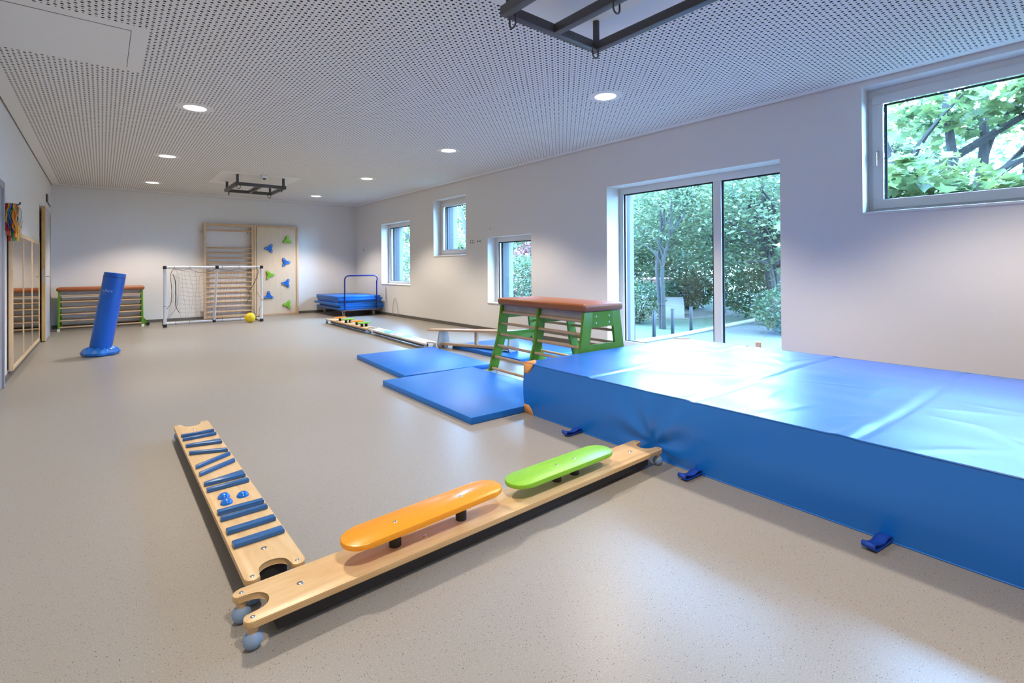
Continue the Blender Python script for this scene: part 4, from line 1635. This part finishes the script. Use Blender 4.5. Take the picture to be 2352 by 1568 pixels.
# pale concrete play arch in the sand
t = thing('play_arch', 'pale concrete play arch standing in the sand beyond the lawn', 'play arch', (14.6, 9.75, GZ), R(35))
b = MB()
o_ = arc(0, 0, 0.85, 0, 180, 20, 0.62) + arc(0, 0, 0.70, 180, 0, 20, 0.50)
b.prism(o_, -0.6, 0.6, M=Matrix(((1, 0, 0, 0), (0, 0, 1, 0), (0, 1, 0, 0), (0, 0, 0, 1))))
b.build('arch', M_concrete, t)

# red-roofed shed far behind
t = thing('garden_shed', 'low grey garden shed with a reddish fascia behind the trees', 'shed', (19.0, 12.2, GZ), R(30))
b = MB()
b.box(-1.6, 1.6, -1.2, 1.2, 0, 1.0)
b.build('walls', mat('shed_wall', (0.45, 0.47, 0.52), rough=0.8), t)
b = MB()
b.box(-1.75, 1.75, -1.35, 1.35, 1.0, 1.14)
b.build('fascia', mat('shed_fascia', (0.42, 0.18, 0.17), rough=0.7), t)

LEAF_MAPLE = np.array([(0, -0.5), (0.12, -0.30), (0.42, -0.42), (0.32, -0.12), (0.55, 0.10), (0.26, 0.12), (0.0, 0.55), (-0.26, 0.12), (-0.55, 0.10), (-0.32, -0.12), (-0.42, -0.42), (-0.12, -0.30)])
LEAF_PLAIN = np.array([(0, -0.5), (0.26, -0.1), (0.0, 0.5), (-0.26, -0.1)])


def leaf_mesh(name, pos, size, shape, m, rng, flat=0.6):
    N, K = len(pos), len(shape)
    # random orientation, biased to lie flat
    nrm = rng.normal(size=(N, 3))
    nrm[:, 2] = np.abs(nrm[:, 2]) + flat * 2
    nrm /= np.linalg.norm(nrm, axis=1)[:, None]
    a = rng.normal(size=(N, 3))
    a -= nrm * (a * nrm).sum(1)[:, None]
    a /= np.linalg.norm(a, axis=1)[:, None]
    c = np.cross(nrm, a)
    s = size * rng.uniform(0.6, 1.25, size=N)
    v = pos[:, None, :] + s[:, None, None] * (shape[None, :, 0, None] * a[:, None, :] + shape[None, :, 1, None] * c[:, None, :] + (np.abs(shape[None, :, 0, None]) * 0.35) * nrm[:, None, :])
    v = v.reshape(-1, 3)
    me = bpy.data.meshes.new(name)
    me.vertices.add(N * K)
    me.vertices.foreach_set('co', v.astype(np.float32).ravel())
    me.loops.add(N * K)
    me.loops.foreach_set('vertex_index', np.arange(N * K, dtype=np.int32))
    me.polygons.add(N)
    me.polygons.foreach_set('loop_start', np.arange(0, N * K, K, dtype=np.int32))
    me.update(calc_edges=True)
    me.materials.append(m)
    return me


def tree(name, label, base, h, crown, crown_c, trunk_r, nclus, nper, size, m, seed, lean=(0, 0), shape=LEAF_PLAIN, spread=0.45, extra=None, stems=1, fork=0.35, nbr=9, group=None):
    """trunk with limbs reaching to leaf clusters; crown = radii, crown_c = centre relative to the base"""
    rng = np.random.default_rng(seed)
    t = thing(name, label, 'tree', (base[0], base[1], GZ), 0, group)
    cc = Vector(crown_c)
    cl = []
    while len(cl) < nclus:
        p = rng.uniform(-1, 1, 3)
        r_ = np.linalg.norm(p)
        if r_ > 1 or r_ < 0.25:
            continue
        cl.append((cc.x + p[0] * crown[0], cc.y + p[1] * crown[1], cc.z + p[2] * crown[2]))
    if extra:
        cl += extra
    cl = np.array(cl)
    b = MB()
    tops = []
    for s in range(stems):
        off = Vector((0.10 * s * math.cos(s * 2.1 + seed), 0.10 * s * math.sin(s * 2.1 + seed), 0))
        dv = Vector((lean[0] + 0.18 * s * math.cos(seed + s * 2.4), lean[1] + 0.18 * s * math.sin(seed + s * 2.4), 0)) if stems > 1 else Vector((lean[0], lean[1], 0))
        pts = [off + dv * (k / 5) ** 1.3 * h * 0.5 + Vector((0.05 * math.sin(k * 1.7 + seed), 0.05 * math.cos(k * 2.1 + seed), h * 0.85 * k / 5)) for k in range(6)]
        cv = bez(pts, 4)
        b.tube(cv, [trunk_r * (1 - 0.8 * i / (len(cv) - 1)) / (1 + 0.25 * (stems - 1)) for i in range(len(cv))], 9)
        tops.append(cv)
    b.build('trunk', M_bark, t)
    b = MB()
    idx = rng.permutation(len(cl))[:nbr]
    if extra:
        idx = np.concatenate([idx, np.arange(len(cl) - len(extra), len(cl))[::4]])
    for q in idx:
        p = Vector(cl[q])
        cv = tops[int(rng.integers(0, len(tops)))]
        z_att = max(fork * h, min(0.75 * h, p.z * 0.7))
        a = min(cv, key=lambda w: abs(w.z - z_att))
        d = p - a
        side = Vector((rng.normal(), rng.normal(), 0)) * 0.10 * d.length
        path = bez([a, a + d * 0.35 + side + Vector((0, 0, 0.08 * d.length)), a + d * 0.7 + side * 0.5 + Vector((0, 0, 0.06 * d.length)), p], 4)
        r0 = trunk_r * rng.uniform(0.22, 0.42)
        b.tube(path, [r0 * (1 - 0.85 * i / (len(path) - 1)) for i in range(len(path))], 6)
    b.build('branches', M_bark, t)
    pos = np.repeat(cl, nper, axis=0) + rng.normal(size=(len(cl) * nper, 3)) * np.array([spread, spread, spread * 0.55])
    pos = pos[pos[:, 2] > 0.15]
    f = link_mesh('foliage', leaf_mesh('foliage', pos, size, shape, m, rng), t)
    f['kind'] = 'stuff'
    return t


G1 = 'trees outside the windows'
rng = np.random.default_rng(5)
# big maple right outside the high window: low boughs in front of the stems
low = [(x - 10.2, y - 1.7, z - GZ) for x, y, z in zip(rng.uniform(7.9, 9.6, 34), rng.uniform(-1.2, 2.9, 34), rng.uniform(1.2, 2.35, 34))]
hi = [(x - 10.2, y - 1.7, z - GZ) for x, y, z in zip(rng.uniform(9.0, 10.5, 9), rng.uniform(-0.6, 1.6, 9), rng.uniform(2.9, 3.7, 9))]
tree('maple_tree', 'maple with broad leaves crowding the high window on the right', (10.2, 1.70), 6.2, (1.8, 2.2, 0.8), (0.9, -0.6, 4.3), 0.20, 16, 70, 0.19, M_leafA, 3, shape=LEAF_MAPLE, spread=0.26, extra=low + hi, stems=3, fork=0.30, nbr=8, group=G1)
tree('maple_tree', 'second maple stem group at the right edge of the high window', (10.6, 0.85), 6.4, (1.8, 2.0, 0.9), (1.4, -1.3, 4.4), 0.19, 16, 70, 0.19, M_leafA, 8, shape=LEAF_MAPLE, spread=0.35, stems=3, fork=0.3, nbr=10, group=G1)
# trees seen through the tall window
tree('deciduous_tree', 'stout tree with forked grey trunk at the right of the tall window', (14.3, 6.05), 5.4, (2.6, 2.3, 2.0), (-0.2, 0.3, 2.9), 0.20, 190, 80, 0.135, M_leafB, 13, stems=2, spread=0.38, fork=0.3, nbr=26, group=G1)
tree('deciduous_tree', 'slender twin-stemmed tree on the lawn at the left of the tall window', (11.4, 7.75), 4.8, (1.3, 1.3, 1.2), (0.2, 0.3, 3.0), 0.085, 60, 60, 0.13, M_leafB, 21, stems=2, spread=0.30, fork=0.3, nbr=14, group=G1)
tree('deciduous_tree', 'broad tree filling the middle of the tall window', (16.8, 9.0), 6.0, (3.0, 3.0, 2.5), (0, 0, 3.2), 0.2, 240, 80, 0.15, M_leafB, 34, spread=0.45, nbr=26, group=G1)
tree('deciduous_tree', 'dark leafy tree at the left edge of the tall window', (13.4, 11.3), 6.0, (2.2, 2.0, 2.6), (0, 0, 3.0), 0.16, 150, 60, 0.18, M_leafC, 41, spread=0.42, nbr=16, group=G1)
tree('deciduous_tree', 'tall tree behind the pale play arch', (22.6, 15.8), 8.0, (3.6, 3.6, 3.9), (0, 0, 3.9), 0.22, 220, 60, 0.26, M_leafB, 52, spread=0.55, nbr=18, group=G1)
tree('deciduous_tree', 'tree at the far end of the garden path', (24.0, 10.0), 8.5, (3.6, 3.4, 4.2), (0, 0, 4.2), 0.22, 220, 60, 0.28, M_leafC, 53, spread=0.55, nbr=18, group=G1)
tree('deciduous_tree', 'tree right of the garden path far behind the stout forked tree', (20.0, 5.2), 7.5, (3.2, 3.2, 3.6), (0, 0, 3.7), 0.22, 220, 60, 0.25, M_leafB, 54, spread=0.5, nbr=16, group=G1)
tree('deciduous_tree', 'hazy tree far behind the garden shed', (27.0, 18.0), 9.5, (5.0, 5.0, 4.7), (0, 0, 4.7), 0.25, 220, 55, 0.34, M_leafB, 57, spread=0.7, nbr=16, group=G1)
# trees seen through the square windows
tree('deciduous_tree', 'tree with a slanting bough in the high square window', (12.4, 17.6), 8.0, (1.8, 2.2, 1.1), (0.2, 1.0, 2.4), 0.17, 60, 60, 0.18, M_leafA, 61, lean=(-0.06, 0.42), spread=0.36, nbr=10, fork=0.3, group=G1)
tree('deciduous_tree', 'thick-trunked tree in the farthest square window', (12.2, 22.4), 8.0, (2.2, 3.0, 2.8), (0.4, 2.4, 3.5), 0.24, 140, 60, 0.20, M_leafA, 72, lean=(0.1, 0.2), spread=0.42, nbr=12, fork=0.25, group=G1)
tree('deciduous_tree', 'light green tree in the lowest square window', (14.6, 16.4), 6.5, (2.4, 2.0, 2.2), (0, 0, 3.0), 0.14, 120, 60, 0.19, M_leafB, 83, spread=0.40, nbr=12, group=G1)
tree('deciduous_tree', 'distant tree behind the row at the back of the garden', (19.0, 26.5), 9.0, (4.2, 4.2, 3.6), (0, 0, 3.9), 0.22, 160, 55, 0.3, M_leafB, 91, spread=0.6, nbr=12, group=G1)


def bush(label, base, r, hgt, n, size, m, seed):
    rng = np.random.default_rng(seed)
    t = thing('bush', label, 'bush', (base[0], base[1], GZ))
    p = rng.normal(size=(n, 3))
    p /= np.linalg.norm(p, axis=1)[:, None]
    rad = rng.uniform(0.55, 1.0, n)[:, None] ** 0.5
    pos = p * rad * np.array([r, r, hgt / 2]) + np.array([0, 0, hgt / 2 + 0.05])
    pos += rng.normal(size=(n, 3)) * 0.06
    pos = pos[pos[:, 2] > 0.03]
    f = link_mesh('foliage', leaf_mesh('foliage', pos, size, LEAF_PLAIN, m, rng, 0.3), t)
    f['kind'] = 'stuff'
    b = MB()
    for k in range(7):
        a = 2 * PI * k / 7
        b.tube([(0.05 * math.cos(a), 0.05 * math.sin(a), 0), (0.25 * r * math.cos(a), 0.25 * r * math.sin(a), hgt * 0.4), (0.55 * r * math.cos(a), 0.55 * r * math.sin(a), hgt * 0.75)], 0.02, 5, r1=0.006)
    b.build('stems', M_bark, t)


bush('dense green bush low in the lowest square window', (10.6, 12.6), 1.3, 2.0, 5200, 0.11, M_leafC, 1)
bush('wine-red bush in the lowest square window', (12.6, 14.0), 1.1, 2.6, 3000, 0.13, M_leafRed, 2)
bush('pale green hedge bush in the farthest square window', (10.2, 18.6), 1.6, 2.6, 4200, 0.13, M_leafB, 3)
bush('leafy shrub at the fence in the left of the tall window', (12.0, 8.9), 0.7, 1.2, 2200, 0.10, M_leafC, 4)
bush('leafy shrub beside the garden shed', (17.2, 10.4), 1.0, 1.3, 2400, 0.14, M_leafC, 6)
bush('low shrub by the path in the right of the tall window', (12.6, 5.0), 0.8, 1.1, 2400, 0.10, M_leafB, 7)
bush('shrub under the stout forked tree', (15.6, 7.0), 1.2, 1.5, 3000, 0.13, M_leafC, 9)
